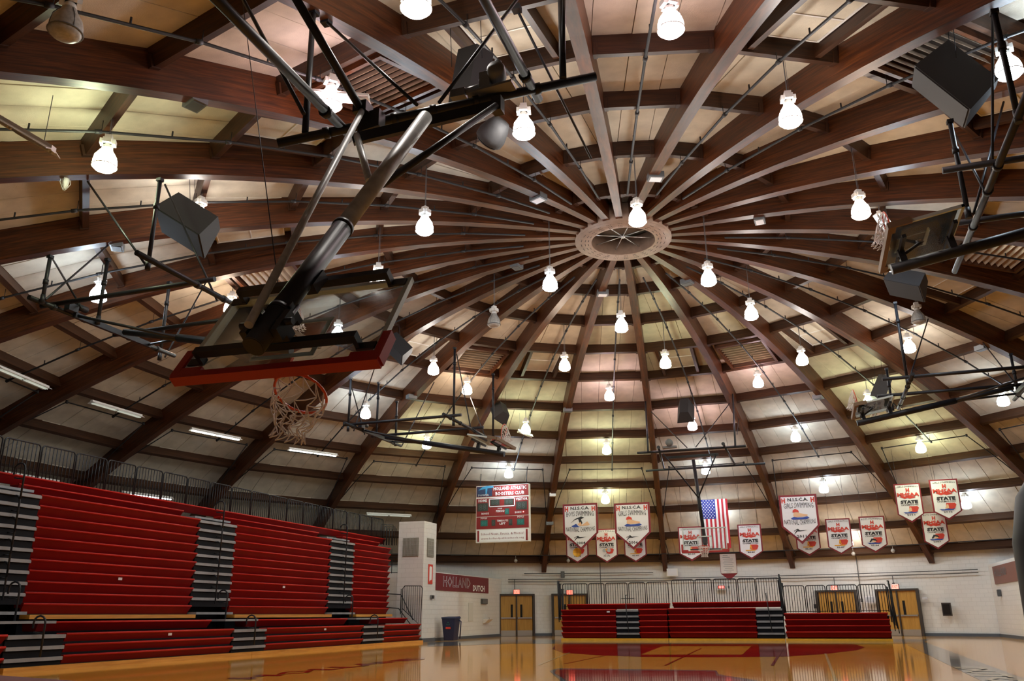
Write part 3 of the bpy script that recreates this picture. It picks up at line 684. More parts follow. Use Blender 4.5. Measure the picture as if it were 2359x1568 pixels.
# railing and stair between the left bleachers and the tower
t=thing('guard_rail','black stair railing panel in front of the white tower','railing',(-13.2,12.35,.8))
pa,pb=(-13.100,11.804,2.165),(-12.350,12.813,2.215)
g=MB(); g.tube([(-13.15,12.2,.95),(-13.15,12.2,2.30),(-13.05,12.2,2.42),(-12.25,12.2,2.40),(-12.17,12.2,2.30),(-12.24,12.2,.72),(-13.15,12.2,1.45)],.02,8); fr_=part('rail_panel',g,STEEL,t)
for j in range(1,9):
    f=j/9; x=-13.15+.95*f; zb_=1.45-.70*f; g=MB(); g.tube([(x,12.2,zb_),(x,12.2,2.40)],.012,6); part('baluster',g,STEEL,fr_)
t=thing('stair_rail','sloping black pipe handrail beside the far end of the left bleachers','railing',(-13.6,12.3,2.2))
g=MB(); g.tube([(-14.1,12.4,2.1),(-13.3,12.35,2.05),(-12.5,12.0,.95)],.022,8); g.tube([(-14.1,12.4,1.5),(-13.4,12.35,1.45),(-12.6,12.0,.75)],.022,8); g.tube([(-13.3,12.35,1.2),(-13.3,12.35,2.3)],.022,8); part('pipe_rail',g,STEEL,t)
t=thing('guard_rail','short black balcony railing left of the white tower','railing',(-14.2,12.7,2.9))
g=MB(); 
for z in (3.05,3.4,3.75): g.tube([(-14.5,12.9,z),(-13.65,12.9,z)],.018,6)
for x in (-14.5,-14.1,-13.68): g.tube([(x,12.9,2.9),(x,12.9,3.75)],.018,6)
part('rail_panel',g,STEEL,t)
t=thing('stacked_rail','bundle of folded black rails at the far end of the mezzanine railing','railing',(-14.0,12.2,4.2))
for j in range(3):
    g=MB(); g.tube([(-14.3+.1*j,12.1+.1*j,4.25),(-14.3+.1*j,12.1+.1*j,5.2-.1*j),(-13.9+.1*j,12.5,5.2-.1*j),(-13.9+.1*j,12.5,4.25)],.018,6); 
    for q in range(4): g.tube([(-14.3+.1*j+.1*q,12.1+.1*j+.1*q*.6,4.25),(-14.3+.1*j+.1*q,12.1+.1*j+.1*q*.6,5.2-.1*j)],.010,5)
    part('rail_panel',g,STEEL,t)
# ------------------------------------------------------------------ globe lamps
def lampmeshes():
    M={}
    g=MB(); g.tube([(0,0,0),(0,0,-1)],.010,6); g.tube([(.03,0,0),(.035,0,-1)],.004,5); M['cord']=g.mesh('cord',GREYBOX)
    g=MB(); g.box((-.065,-.065,-.10),(.065,.065,0)); g.box((-.14,-.075,-.20),(.14,.075,-.10)); g.box((-.075,-.14,-.20),(.075,.14,-.10)); g.lathe((0,0,0),[(.0,-.20),(.075,-.20),(.085,-.24),(.10,-.30)],16)
    M['housing']=g.mesh('ballast_housing',WHITEP)
    g=MB(); prof=[(.095,-.28),(.11,-.33),(.15,-.39),(.19,-.46),(.212,-.54),(.215,-.62),(.205,-.68),(.17,-.72),(.10,-.745),(0,-.75)]; g.lathe((0,0,0),prof,22)
    for i,m_ in enumerate(GLOW): M['globe%d'%i]=g.mesh('globe',m_)
    M['globeoff']=g.mesh('globe',OFFGLASS)
    g=MB(); n=28; g.tube([(.222*cos(2*pi*k/n),.222*sin(2*pi*k/n),-.66) for k in range(n)],.010,6,closed=True)
    for k in range(4): a=k*pi/2+.4; g.tube([(.10*cos(a),.10*sin(a),-.30),(.20*cos(a),.20*sin(a),-.46),(.226*cos(a),.226*sin(a),-.66)],.005,5)
    M['ring']=g.mesh('clamp_ring',WHITEP); M['ringoff']=g.mesh('clamp_ring',GREYBOX)
    return M
LM=lampmeshes()
ZL={-1:10.22,0:10.46,1:10.25,2:10.18,3:10.30,4:9.31,5:8.79,6:8.07,7:7.09,8:6.07,9:5.25}
LAMPS=[ # azimuth, ring, glow, label
(105,-1,0,'lit globe lamp hanging right of and just below the ceiling ring'),(-135,-1,2,'lit globe lamp hanging left of and just below the ceiling ring'),(-15,-1,0,'lit globe lamp hanging straight below the ceiling ring'),
(165,0,0,'lit globe lamp overlapping the top edge of the ceiling ring'),(-75,0,'off','unlit dusty globe lamp left of the ceiling ring'),(45,0,0,'lit globe lamp in front of the second rib right below the ring'),
(-150,1,2,'lit globe lamp near the upper end of the thick grey mast, on its right'),(120,1,1,'lit globe lamp high on the right on a long cord, left of the folded hoop'),(-120,1,0,'lit globe lamp behind the top edge of the tilted backboard'),
(0,1,3,'lit globe lamp beside a cream roof hatch, right of the ceiling centre line'),(-30,1,1,'lit globe lamp beside a cream roof hatch, left of the centre line'),(90,1,2,'lit globe lamp half hidden behind the pads of the near right hoop'),
(180,2,0,'lit globe lamp below the small round speaker near the goal motor'),(150,2,0,'lit globe lamp alone between wide ribs in the upper right quarter'),(60,2,'off','unlit globe lamp under the grey speaker on the right'),
(30,2,0,'lit globe lamp next to the pinkish roof hatch right of centre'),(-60,2,0,'lit globe lamp just right of the speaker beside the tilted backboard'),(-90,2,2,'lit globe lamp seen through the glass of the tilted backboard'),
(15,3,4,'lit globe lamp under the pink-lit louvred vent right of centre'),(45,3,0,'lit globe lamp below the unlit one on the right side'),(-45,3,1,'lit globe lamp under the glowing louvred vent left of centre'),(165,3,4,'lit globe lamp at the top edge, right of the picture middle'),
(-165,3,4,'lit globe lamp beside the nearest louvred vent at upper left'),(135,3,2,'lit globe lamp at the top right corner behind black hangers'),(-135,3,0,'lit globe lamp hidden behind the speaker on the left'),(-15,3,4,'lit globe lamp second down on the middle bay below the ring'),(-105,3,1,'lit globe lamp at the left rim of the tilted backboard'),
(-150,4,3,'lit globe lamp at the left edge under the second wide rib'),(180,4,0,'lit globe lamp cut by the top picture edge'),(-120,4,2,'lit bluish globe lamp amid the black frame at the left'),(-60,4,2,'lit globe lamp just above the far left goal frame, left side'),(-30,4,3,'lit yellowish globe lamp right of the far left speaker'),
(30,4,3,'lit globe lamp left of the speaker over the far right hoop'),(0,4,4,'lit globe lamp peeking out behind the speaker over the flag'),(45,5,2,'lit globe lamp above the far right folded mast near the edge'),(-45,5,3,'lit globe lamp behind the far left goal frame'),(-165,5,'off','unlit caged globe lamp in the top left corner'),
(15,5,2,'lit globe lamp to the right of the far speaker'),(-15,5,3,'lit globe lamp third down on the middle bay'),(-30,6,2,'lit globe lamp directly above the scoreboard'),(30,6,3,'lit globe lamp below the far right folded hoop'),(0,6,2,'lit globe lamp behind the mast of the far centre hoop'),
(-15,7,3,'lit globe lamp between the two big white pennants'),(15,7,2,'lit globe lamp above the small pennants on the right'),(30,8,2,'lit globe lamp right of the rightmost red-edged pennant'),(0,8,2,'lit globe lamp shining through behind the flag'),(15,9,0,'small lit globe lamp between two hanging pennants')]
SPOTS={}
for az,k,gl,lab in LAMPS:
    r=PR[k+1]*CP; c=cyl(r,az,0); zt=ZL[k]+.56; top=zp(r/CP)-.20
    t=thing('globe_lamp',lab,'lamp',(c.x,c.y,top),'high bay globe lamps'); t.rotation_euler.z=random.uniform(0,1.5)
    L=max(.03,top-zt)
    o=obj('cord',LM['cord'],t); o.scale=(1,1,L)
    o=obj('ballast_housing',LM['housing'],t,(0,0,-L)); on=gl!='off'
    g=obj('globe',LM['globe%d'%gl if on else 'globeoff'],t,(0,0,-L)); 
    if not on: g['label']='unlit dusty glass globe'
    obj('clamp_ring',LM['ring' if on else 'ringoff'],g)
    if on:   # added spot below the globe: extra downward light for floor and bleachers
        ld=SPOTS.get(gl)
        if ld is None:
            ld=bpy.data.lights.new('added_down_spot','SPOT'); ld.energy=DOWN_POWER; ld.spot_size=radians(150); ld.spot_blend=.9; ld.shadow_soft_size=.12
            ld.color=GLOW[gl].node_tree.nodes['Principled BSDF'].inputs['Emission Color'].default_value[:3]; SPOTS[gl]=ld
        lo=bpy.data.objects.new('added_down_spot',ld); COL.objects.link(lo); lo.parent=t; lo.location=(0,0,-L-.78)
# small caged bulb and round ceiling heads
c=V((-9.271,-12.010,9.723)); t=thing('caged_bulb','small white caged bulb under a rib at the upper left','lamp',tuple(c))
g=MB(); g.lathe(c,[(0,0),(.07,0),(.075,-.05),(.06,-.16),(.02,-.22),(0,-.225)],12); part('bulb_glass',g,WHITEP,t)
g=MB()
for k in range(6): a=k*pi/3; g.tube([c+V((.09*cos(a),.09*sin(a),0)),c+V((.10*cos(a),.10*sin(a),-.10)),c+V((.02*cos(a),.02*sin(a),-.26))],.006,5)
part('wire_cage',g,WHITEP,t)
# ------------------------------------------------------------------ sprinkler pipes
blabs={-12:'at top centre above the goal motor',-11:'crossing above the nearest louvred vent',-10:'along the bay under the widest upper-left rib',-9:'level across the left above the hanging speaker',-8:'in the bay left of the folded left hoop frame',-7:'running behind the tilted backboard',-6:'seen through the tilted backboard',-5:'passing below the red backboard padding',-4:'passing the speaker right of the tilted backboard',-3:'down to the far left folded hoop',-2:'down the bay above the scoreboard',-1:'straight down the middle bay',0:'down the bay above the flag',1:'down the bay above the national champions pennant on the right',2:'down the bay above the far right hoop',3:'down the bay at the right edge pennants',4:'crossing behind the near right folded hoop',5:'in the dark bay at the right edge',9:'beside the big speaker at the top right',10:'from the ring toward the top right corner',11:'from the ring to the top of the picture right of centre'}
for b,lab in blabs.items():
    az=b*15+1.0; rs_=[3.1,4.94,7.52,10.0,12.4,14.9,17.2,19.35]; dz=.42
    c=cyl(10,az,zp(10)-dz)
    t=thing('sprinkler_pipe','dark sprinkler pipe '+lab,'pipe',tuple(c),'sprinkler pipes under the dome')
    g=MB(); g.tube([cyl(r,az,zp(r)-dz) for r in rs_],.030,8); part('main_pipe',g,IRON,t)
    g=MB()
    for r in rs_[1:]: 
        p=cyl(r,az,zp(r)-dz); q=cyl(r+.12,az,zp(r+.12)-dz); g.tube([p,q],.048,8)
        g.tube([p,p+V((0,0,.25))],.008,5)
    for r in (6.2,8.8,11.2,13.6,16.1,18.3): p=cyl(r,az,zp(r)-dz); g.tube([p,p+V((0,0,.12))],.018,6)
    part('pipe_fittings',g,IRON,t,kind='stuff')
    if -9<=b<=5:
        a=radians(b*15); tu=V((cos(a),-sin(a),0)); m0=cyl(19.4,b*15,zp(19.4)-.40); g=MB()
        g.tube([m0-tu*1.85,m0+tu*1.85],.024,8)
        for s in (-1,1):
            pts=[m0+tu*s*1.85]
            for r in (21.3,23.3,25.2,26.3): pts.append(cyl(r,b*15,zp(r)-.40)+tu*s*(1.85+.035*(r-19.4)*8))
            g.tube(pts,.022,8); g.tube([pts[0]-V((0,0,.05)),pts[0]+V((0,0,.06))],.045,8)
        part('branch_pipes',g,IRON,t)
g=MB(); g.tube([cyl(25.6,a,zp(25.6)-.62) for a in range(-60,61,5)],.022,8)
one('ring_pipe',g,STEEL,'thin dark pipe running level along the dome foot above the white far wall','pipe',tuple(cyl(25.6,0,zp(25.6)-.62)))
# small boxes under the ribs
for i,(x,y,wh,lab) in enumerate([(1240,457,1,'just left above the ring'),(1510,408,1,'just above the ring on the right'),(1750,507,1,'to the right of the ring'),(1190,613,0,'left below the ring'),(1388,676,1,'below the ring above the middle bay'),(1583,650,0,'below the ring on the right'),(450,237,0,'under the widest rib at upper left'),(270,567,0,'above the left goal frame'),(948,915,0,'left of the far left goal frame'),(1308,945,0,'beside the middle bay rib'),(1885,915,0,'on the rib left of the far right hoop'),(2262,802,0,'on the rib above the far right mast'),(1273,1140,2,'right beside the scoreboard top'),(1266,1206,0,'on the rib right of the scoreboard')]):
    c=V((-4.685,-17.301,8.665)) if False else V([(-1.600,-3.727,12.028),(1.655,-3.816,12.028),(4.096,-0.275,12.024),(-3.694,0.593,12.057),(-1.565,3.895,12.022),(1.439,3.854,12.024),(-5.410,-12.875,10.119),(-11.347,-8.449,10.064),(-11.151,8.361,10.125),(-5.396,12.960,10.092),(5.521,13.590,9.887),(11.051,8.848,10.064),(-8.096,19.445,7.167),(-8.912,21.535,5.904)][i])
    a=atan2(c.x,c.y); ru=V((sin(a),cos(a),0)); tu=V((cos(a),-sin(a),0)); s=.8 if wh==2 else 1
    t=thing('beam_box','small %s box under a rib, %s'%(('dark grey','pale faced','white')[wh],lab),'box',tuple(c))
    g=MB(); g.obox(c+V((0,0,.02)),tu*.20*s,ru*.15*s,V((0,0,.085))); part('box_body',g,(GREYBOX,GREYBOX,WHITEP)[wh],t)
    g=MB(); g.obox(c+V((0,0,-.072)),tu*.15*s,ru*.11*s,V((0,0,.008))); part('face_plate',g,(SPKG,PAPER,WHITEP)[wh],t)
# ------------------------------------------------------------------ fluorescent fixtures
def fluoro(c,d,L,lit,lab,wires=True):
    c=V(c); d=V(d).normalized(); s=d.cross(V((0,0,1))).normalized(); n=V((0,0,1))
    t=thing('fluorescent_light',lab,'light fixture',tuple(c))
    g=MB(); g.hexa([c-d*L/2-s*.05,c+d*L/2-s*.05,c+d*L/2+s*.05,c-d*L/2+s*.05]+[c-d*L/2-s*.05+n*.09,c+d*L/2-s*.05+n*.09,c+d*L/2+s*.05+n*.09,c-d*L/2+s*.05+n*.09])
    for q in (-1,1): g.hexa([c-d*L/2+s*q*.05+n*.02,c+d*L/2+s*q*.05+n*.02,c+d*L/2+s*q*.16-n*.03,c-d*L/2+s*q*.16-n*.03]+[c-d*L/2+s*q*.05+n*.035,c+d*L/2+s*q*.05+n*.035,c+d*L/2+s*q*.16-n*.015,c-d*L/2+s*q*.16-n*.015])
    part('reflector_body',g,WHITEP,t)
    for q in (-1,1):
        for h in (-1,1):
            g=MB(); g.tube([c+d*(h*L/4-L/4+.06)+s*q*.035-n*.03,c+d*(h*L/4+L/4-.06)+s*q*.035-n*.03],.019,8); part('tube',g,lit if lit else OFFGLASS,t)
    if wires:
        g=MB()
        for h in (-1,1): g.tube([c+d*h*L*.38+n*.09,c+d*h*L*.38+n*.9],.006,5)
        part('hanger_wires',g,GREYBOX,t)
fluoro((-6.610,-15.363,8.357),V((-6.182,-15.117,8.072))-V((-7.305,-15.308,8.795)),1.9,None,'unlit white fluorescent fixture at the left edge under the rib')
for (c,lab,w_) in (((-18.152,4.595,8.264),'lit fluorescent strip in the bay below the red backboard padding corner',1),((-16.408,9.214,8.214),'lit fluorescent strip in the bay below the net',1),((-18.840,-0.119,8.310),'dim fluorescent strip in the bay left under the backboard',0),((-18.346,-4.556,8.280),'dim fluorescent strip at the left edge below the goal frame',0),((-16.267,16.625,6.178),'small fluorescent strip by the mezzanine end',0)):
    a=atan2(c[0],c[1]); fluoro(c,(cos(a),-sin(a),0),2.44,TUBE if w_ else emis('dim_tube_%d'%int(c[0]*10),(.9,1,.85),.3),lab,False)
for (c,lab) in (((-22.376,5.821,6.127),'glowing strip light seen through the mezzanine railing, right of two'),((-23.044,0.503,6.161),'glowing strip light seen through the mezzanine railing at far left')):
    a=atan2(c[0],c[1]); fluoro(c,(cos(a),-sin(a),0),2.44,TUBEY,lab,False)
fluoro((7.350,-0.557,11.280),(.35,1,-.1),1.1,None,'unlit white fluorescent fixture behind the near right hoop')
fluoro((-7.642,13.472,9.260),(.6,.4,-.25),.75,None,'short white fluorescent fixture beside the far left folded hoop')
fluoro((7.728,13.916,9.110),(.1,-1,.1),1.0,None,'short white fixture above the far right folded backboard')
fluoro((-2.997,-11.894,10.339),(1,.2,-.2),1.2,None,'white fixture behind the lamp at the nearest louvred vent',False)
# ------------------------------------------------------------------ basketball goals
def net(mb,c,a,b,g,r=.225,L=.40,n=12,rows=5,th=.006,r1=.12,wob=.0):
    c,a,b,g=V(c),V(a).normalized(),V(b).normalized(),V(g).normalized(); rnd=random.Random(5)
    x=g.cross(V((0,1,0))); x=x.normalized() if x.length>.1 else V((1,0,0)); y=g.cross(x)
    def pt(j,i):
        t=j/rows; th_=2*pi*(i+.5*(j%2))/n
        top=c+a*r*cos(th_)+b*r*sin(th_)
        # same strand order for the hanging circle
        x2=(a-g*a.dot(g)); y2=(b-g*b.dot(g)); x2=x2.normalized() if x2.length>.05 else x; y2=y2.normalized() if y2.length>.05 else y
        rr_=r+(r1-r)*min(1,t*1.25)+(.03*(t-.8)/.2 if t>.8 else 0)
        low=c+x2*rr_*cos(th_)+y2*rr_*sin(th_)+g*L*t
        k=min(1,t*1.3); p=top*(1-k)+low*k+(g*L*t*(1-k))
        return p+V((rnd.uniform(-wob,wob),rnd.uniform(-wob,wob),rnd.uniform(-wob,wob)))
    grid=[[pt(j,i) for i in range(n)] for j in range(rows+1)]
    for j in range(rows):
        for i in range(n):
            q=grid[j+1][i]; p=grid[j][i]; p2=grid[j][(i+1)%n] if j%2 else grid[j][(i-1)%n]
            mid=(p+q)/2+g*.01; mb.tube([p,mid,q],th,4,False); mb.tube([p2,(p2+q)/2+g*.01,q],th,4,False)
def rimparts(t,c,out,side,nrm,g,th=.006,wob=0.,bent=True):
    """c: rim centre, out: from board to rim, side: along board, nrm: rim plane normal (up in play)"""
    c,out,side,nrm=V(c),V(out).normalized(),V(side).normalized(),V(nrm).normalized()
    m=MB(); n=36; m.tube([c+out*.2286*cos(2*pi*k/n)+side*.2286*sin(2*pi*k/n) for k in range(n)],.012,8,closed=True)
    for s in (-1,1): m.tube([c-out*.36+side*.07*s,c-out*.18+side*.16*s],.008,6)
    m.obox(c-out*.33,side*.09,nrm*.012,out*.06); m.obox(c-out*.37-nrm*.05,side*.10,nrm*.08,out*.012)
    rim=part('rim',m,ORANGE,t)
    m=MB(); net(m,c-nrm*.01,side,out,g,th=th,wob=wob); part('net',m,NETM,rim)
def board(t,T,X,U,N,h=1.07,pads=True,th=1.,padw=.05,pm=None):
    """T bottom centre, X along, U up, N back normal"""
    T,X,U,N=V(T),V(X).normalized(),V(U).normalized(),V(N).normalized(); W=.915
    g=MB(); g.obox(T+U*h/2,X*(W-.02),U*(h/2-.02),N*.006); gl=part('backboard_glass',g,GLASS,t)
    f=MB(); 
    for s in (-1,1): f.obox(T+U*h/2+X*s*(W-.022),X*.022,U*h/2,N*.025)
    for q in (.022,h-.022): f.obox(T+U*q,X*W,U*.022,N*.025)
    part('backboard_frame',f,GLFR,t)
    s_=MB()
    for q in (.18,.18+.45): s_.obox(T+U*q-N*.008,X*.305,U*.025,N*.002)
    for q in (-1,1): s_.obox(T+U*(.18+.225)+X*q*.28-N*.008,X*.025,U*.25,N*.002)
    part('target_square',s_,GLFR,gl)
    if pads:
        p=MB(); p.obox(T-U*.005,X*(W+padw),U*.035,N*.048)
        for q in (-1,1): p.obox(T+U*.15+X*q*(W+padw/2),X*(padw/2+.012),U*.16,N*.048)
        for q in (-1,1): p.obox(T+U*.05+X*q*(W-.10),X*.12,U*.03,N*.046)
        part('edge_padding',p,pm or PAD,t,None if pm else 'red foam padding around the bottom edge')
    return gl
def clampring(m,p,d,r=.05): 
    p,d=V(p),V(d).normalized(); m.tube([p-d*.04,p+d*.04],r,10)
# -- nearest goal, swung back toward the camera
T=V((.48,-18.08,2.98)); X=V((1,0,-.02)).normalized(); U=V((.02,.54,.84)).normalized(); N=U.cross(X)*-1; N=X.cross(U); 
t=thing('basketball_goal','large basketball goal hanging nearest the camera, tilted glass backboard with red padding','basketball hoop',tuple(T))
board(t,T,X,U,N,1.07)
rimparts(t,T+U*.15-N*.40,-N,X,U,(-.16,-.12,-1),.005,.008)
m=MB()
for q in (.16,1.00):
    m.obox(T+U*q+N*.13,X*.74,U*.035,N*.035)
    for s in (-1,1): m.obox(T+U*q+X*s*.74+N*.09,X*.02,U*.035,N*.075)
    for s in (-1,1): m.obox(T+U*q+X*s*.80+N*.03,X*.08,U*.04,N*.01)
part('support_channels',m,STEEL,t)
M0=V((0.523,-18.409,3.076)); M1=V((0.802,-16.073,6.485)); D=(M1-M0).normalized()
m=MB(); m.tube([M0,M0+D*1.75],.092,24); m.tube([M0,M0+D*.001],.083,24)
for s in (.42,1.72): m.tube([M0+D*s,M0+D*(s+.05)],.102,24)
part('mast_sleeve',m,STEEL,t)
m=MB(); m.tube([M0-D*.004,M0+D*.003],.080,24); part('mast_bore_shade',m,IRON,t)  # dark disc stands in for the shade inside the open tube end
m=MB(); m.tube([M0+D*1.7,M1],.080,24); part('mast',m,GALV,t,'weathered grey upper mast')
m=MB(); c=M0+D*.25
m.obox(c-N*.06,X*.16,D*.05,N*.07); m.obox(c+D*.22-N*.05,X*.12,D*.03,N*.10)
for s in (-1,1): m.obox(c+X*s*.14,X*.03,D*.13,N*.06); m.tube([c+X*s*.10+N*.03,c+X*s*.24+N*.03],.03,10); m.tube([c+X*s*.15-D*.12,c+X*s*.15+D*.25],.018,8)
part('mast_clamp',m,STEEL,t)
m=MB(); m.obox(M0+D*.95-N*.07+X*.06,X*.05,D*.11,N*.05); part('mast_bracket',m,STEEL,t)
m=MB(); m.tube([V((0.488,-18.446,3.244)),V((-0.116,-15.877,6.940))],.036,14); part('lift_brace',m,GALV,t,'thin grey lift brace')
m=MB(); m.tube([V((0.600,-16.644,5.369)),V((1.429,-15.445,6.896))],.040,12); part('sway_brace',m,STEEL,t)
m=MB(); m.tube([V((0.458,-16.656,5.425)),V((-0.140,-15.959,6.512))],.040,12); part('sway_brace',m,GALV,t)
m=MB(); h0,h1=V((-0.194,-15.961,6.464)),V((1.420,-15.358,6.954)); m.bar(h0,h1,.07,.13); m.obox(h1,(.06,0,0),(0,.07,0),(0,0,.10)); part('swing_header',m,STEEL,t)
m=MB(); f0,f1=V((-1.199,-16.015,6.592)),V((2.466,-14.574,7.647)); fd=(f1-f0).normalized()
m.tube([f0,f1],.058,14)
for s in (.6,1.45,1.95,2.5,3.3): clampring(m,f0+fd*s,fd,.075)
part('frame_pipe',m,STEEL,t)
for px_ in (V((-0.497,-15.801,6.826)),V((1.711,-14.867,7.429))):
    m=MB(); m.tube([px_+V((0,.25,.02)),px_-V((0,4.6,0))],.060,12); clampring(m,px_-V((0,.3,0)),(0,1,0),.078); part('cross_pipe',m,STEEL,t)
m=MB(); m.tube([V((-0.124,-15.856,6.870)),V((-0.327,-17.195,7.641))],.050,12); m.obox(V((-0.128,-15.874,6.920)),(.09,0,0),(0,.09,0),(0,0,.07)); part('hanger_pipe',m,STEEL,t)
for a_,b_,r_ in (((-1.902,-14.487,9.914),(-0.895,-15.908,6.743),.042),((1.865,-13.881,10.104),(2.090,-14.782,7.557),.045),((1.934,-13.916,10.092),(2.060,-14.629,8.046),.028),((-1.910,-14.107,10.031),(0.378,-15.446,7.145),.024),((1.498,-13.900,10.118),(0.646,-15.363,7.169),.024),((-2.248,-15.884,9.409),(-0.911,-15.943,6.989),.026),((0.876,-12.958,10.410),(1.466,-10.560,8.880),.022)):
    m=MB(); m.tube([V(a_),V(b_)],r_,10); m.obox(V(a_),(.07,0,0),(0,.07,0),(0,0,.05)); part('hanger_rod',m,STEEL,t)
m=MB(); m.tube([V((-3.011,-14.825,10.347)),V((-0.365,-16.934,4.297))],.006,5); part('lift_cable',m,STEEL,t)
mo=V((1.227,-15.128,7.383)); 
m=MB(); m.obox(mo+V((.02,0,-.03)),(.30,0,.02),(0,.10,0),(0,0,.015)); m.obox(mo+V((-.04,0,.10)),(.07,0,0),(0,.09,0),(0,0,.11)); part('motor_base',m,GREYBOX,t)
m=MB(); m.lathe(mo+V((.12,-.08,.17)),[(0,-.13),(.10,-.13),(.115,-.10),(.115,.06),(.09,.10),(0,.12)],18,ax=(.2,-1,.2)); m.lathe(mo+V((-.02,.10,.16)),[(0,-.1),(.13,-.1),(.13,0),(0,0)],18,ax=(0,1,0)); m.tube([mo+V((.12,-.02,.26)),mo+V((.12,-.02,.36))],.05,12); m.tube([mo+V((-.32,0,.04)),mo+V((-.10,0,.06))],.045,12); m.obox(mo+V((-.42,0,.02)),(.10,0,0),(0,.05,0),(0,0,.055)); part('winch_motor',m,GREYBOX,t)
m=MB(); bx=V((-0.047,-15.791,6.760)); m.obox(bx,(.14,0,.02),(0,.08,0),(0,0,.12)); part('junction_box',m,DARKPOST,t)
# -- four side goals folded up
def side_goal(sg,xp,xe,yc,lab,slope=.95,hangers=(),rods=(),yl=(-2.1,2.1)):
    """mast pivots at x=xp, board end at x=xe, both at y=yc"""
    zf=7.12; A_=V((xp,yc,zf)); E=V((xe,yc,zf-slope)); d=(E-A_).normalized(); Y=V((0,1,0)); n=d.cross(Y); n=n if n.z>0 else -n
    t=thing('basketball_goal',lab,'basketball hoop',tuple(A_))
    m=MB(); m.tube([A_+d*.3,A_+d*1.9],.070,14); m.tube([A_+d*1.8,E],.088,16); part('mast',m,STEEL,t)
    m=MB(); m.bar(A_+Y*1.1,A_-Y*1.1,.08,.12); part('swing_header',m,STEEL,t)
    for s in (-1,1):
        m=MB(); m.tube([A_+Y*s*1.05,A_+d*1.9],.032,8); part('sway_brace',m,STEEL,t)
    m=MB(); m.tube([V((xp-sg*3.4,yc+.3,zf+.1)),E-d*.15+n*.15],.026,8); part('lift_brace',m,STEEL,t)
    for xx in (xp+sg*.15,xp-sg*(3.4 if sg<0 else 3.05)):
        m=MB(); yq=yl if xx!=xp+sg*.15 else (-2.1,2.1); m.tube([V((xx,yc+yq[0],zf+.05)),V((xx,yc+yq[1],zf+.05))],.052,12)
        for q in (-1.5,-.7,.6,1.5): clampring(m,V((xx,yc+q,zf+.05)),(0,1,0),.07)
        part('frame_pipe',m,STEEL,t)
    for yy_ in (yc-1.45,yc+.55):
        m=MB(); m.tube([V((xp+sg*.55,yy_,zf+.14)),V((xp-sg*3.75,yy_,zf+.14))],.05,12); part('cross_pipe',m,STEEL,t)
    for hx,hy,z0,z1 in hangers:
        m=MB(); m.tube([V((hx,hy,z0)),V((hx,hy,z1))],.040,10); m.tube([V((hx,hy,z1-.6)),V((hx,hy,z1-.5))],.055,10); m.obox((hx,hy,z1),(.05,0,0),(0,.05,0),(0,0,.03)); m.tube([V((hx,hy,z0-.08)),V((hx,hy,z0+.1))],.05,10); part('hanger_pipe',m,STEEL,t)
    for a_,b_ in rods:
        m=MB(); m.tube([V(a_),V(b_)],.022,8); part('diagonal_rod',m,STEEL,t)
    m=MB(); c=V((xp,yc-1.2,zf+.12)); m.obox(c,(.07,0,0),(0,.12,0),(0,0,.08)); m.tube([c+V((0,.1,.08)),c+V((0,.38,.08))],.07,12); part('winch_motor',m,STEEL,t)
    N_=-n; U_=-d; X_=U_.cross(N_); T_=E+n*.36+U_*.02
    board(t,T_,Y,U_,N_,1.07,True,padw=.03,pm=TANPAD)
    for q in (.2,.95):
        m=MB(); m.obox(T_+U_*q+N_*.10,Y*.62,U_*.03,N_*.03); m.obox(T_+U_*q+N_*.22,Y*.06,U_*.05,N_*.14); part('support_channel',m,STEEL,t)
    rimparts(t,T_+U_*.15-N_*.40,-N_,Y,U_,(-sg*.35,.0,-.93),.007,.006)
    # lettering on the board foot
    return t,T_,Y,U_,N_
side_goal(-1,-9.55,-4.95,-9.9,'folded basketball goal whose black mast passes behind the near tilted backboard',.95,((-6.376,-12.465,7.170,8.915),(-9.562,-11.802,7.170,8.103),(-9.476,-10.447,7.170,8.580),(-10.103,-7.843,7.170,9.121)),(((-6.330,-10.576,7.170),(-8.381,-10.237,10.345)),((-6.406,-12.475,7.170),(-9.152,-11.584,9.862)),((-9.246,-11.103,7.170),(-12.555,-9.208,9.583)),((-9.506,-11.782,7.170),(-11.442,-8.656,10.002)),((-9.984,-7.799,7.170),(-11.389,-4.931,10.573))),(-3.1,2.0))
g1=side_goal(-1,-9.45,-4.75,2.3,'folded basketball goal in the distance above the scoreboard',.95,((-9.962,1.101,7.170,8.945),(-9.611,2.473,7.170,9.107),(-9.617,3.986,7.170,8.771),(-6.267,1.556,7.170,9.785),(-6.127,4.968,7.170,9.758)),(((-9.853,2.062,7.170),(-12.539,5.496,10.202)),((-9.922,1.417,7.170),(-11.320,5.219,10.557)),((-6.106,2.711,7.170),(-8.127,6.144,11.124)),((-9.630,4.517,7.170),(-9.844,7.803,10.539)),((-6.197,4.429,7.170),(-8.936,9.502,10.396))))
g2=side_goal(1,10.6,6.15,-9.75,'folded basketball goal at the right with orange rim and pale green backboard edge',.75,((7.392,-9.724,7.170,8.865),(7.550,-12.562,7.170,8.809),(8.693,-9.605,7.170,9.597)),(((7.579,-10.277,7.170),(8.327,-5.425,11.177)),((7.478,-9.693,7.170),(9.098,-6.558,10.883)),((7.617,-10.440,7.170),(8.171,-10.335,10.363))),(-4.4,2.6))
g3=side_goal(1,10.6,6.15,2.4,'folded basketball goal at the right further away, written-on backboard',.75,((7.505,1.168,7.170,9.508),(7.365,4.383,7.170,8.444),(10.622,3.332,7.170,8.267)),(((7.528,1.420,7.170),(9.206,7.046,10.787)),((7.317,3.764,7.170),(8.094,11.133,10.177)),((10.405,2.489,7.170),(11.038,8.441,10.136))))
tx=MB()
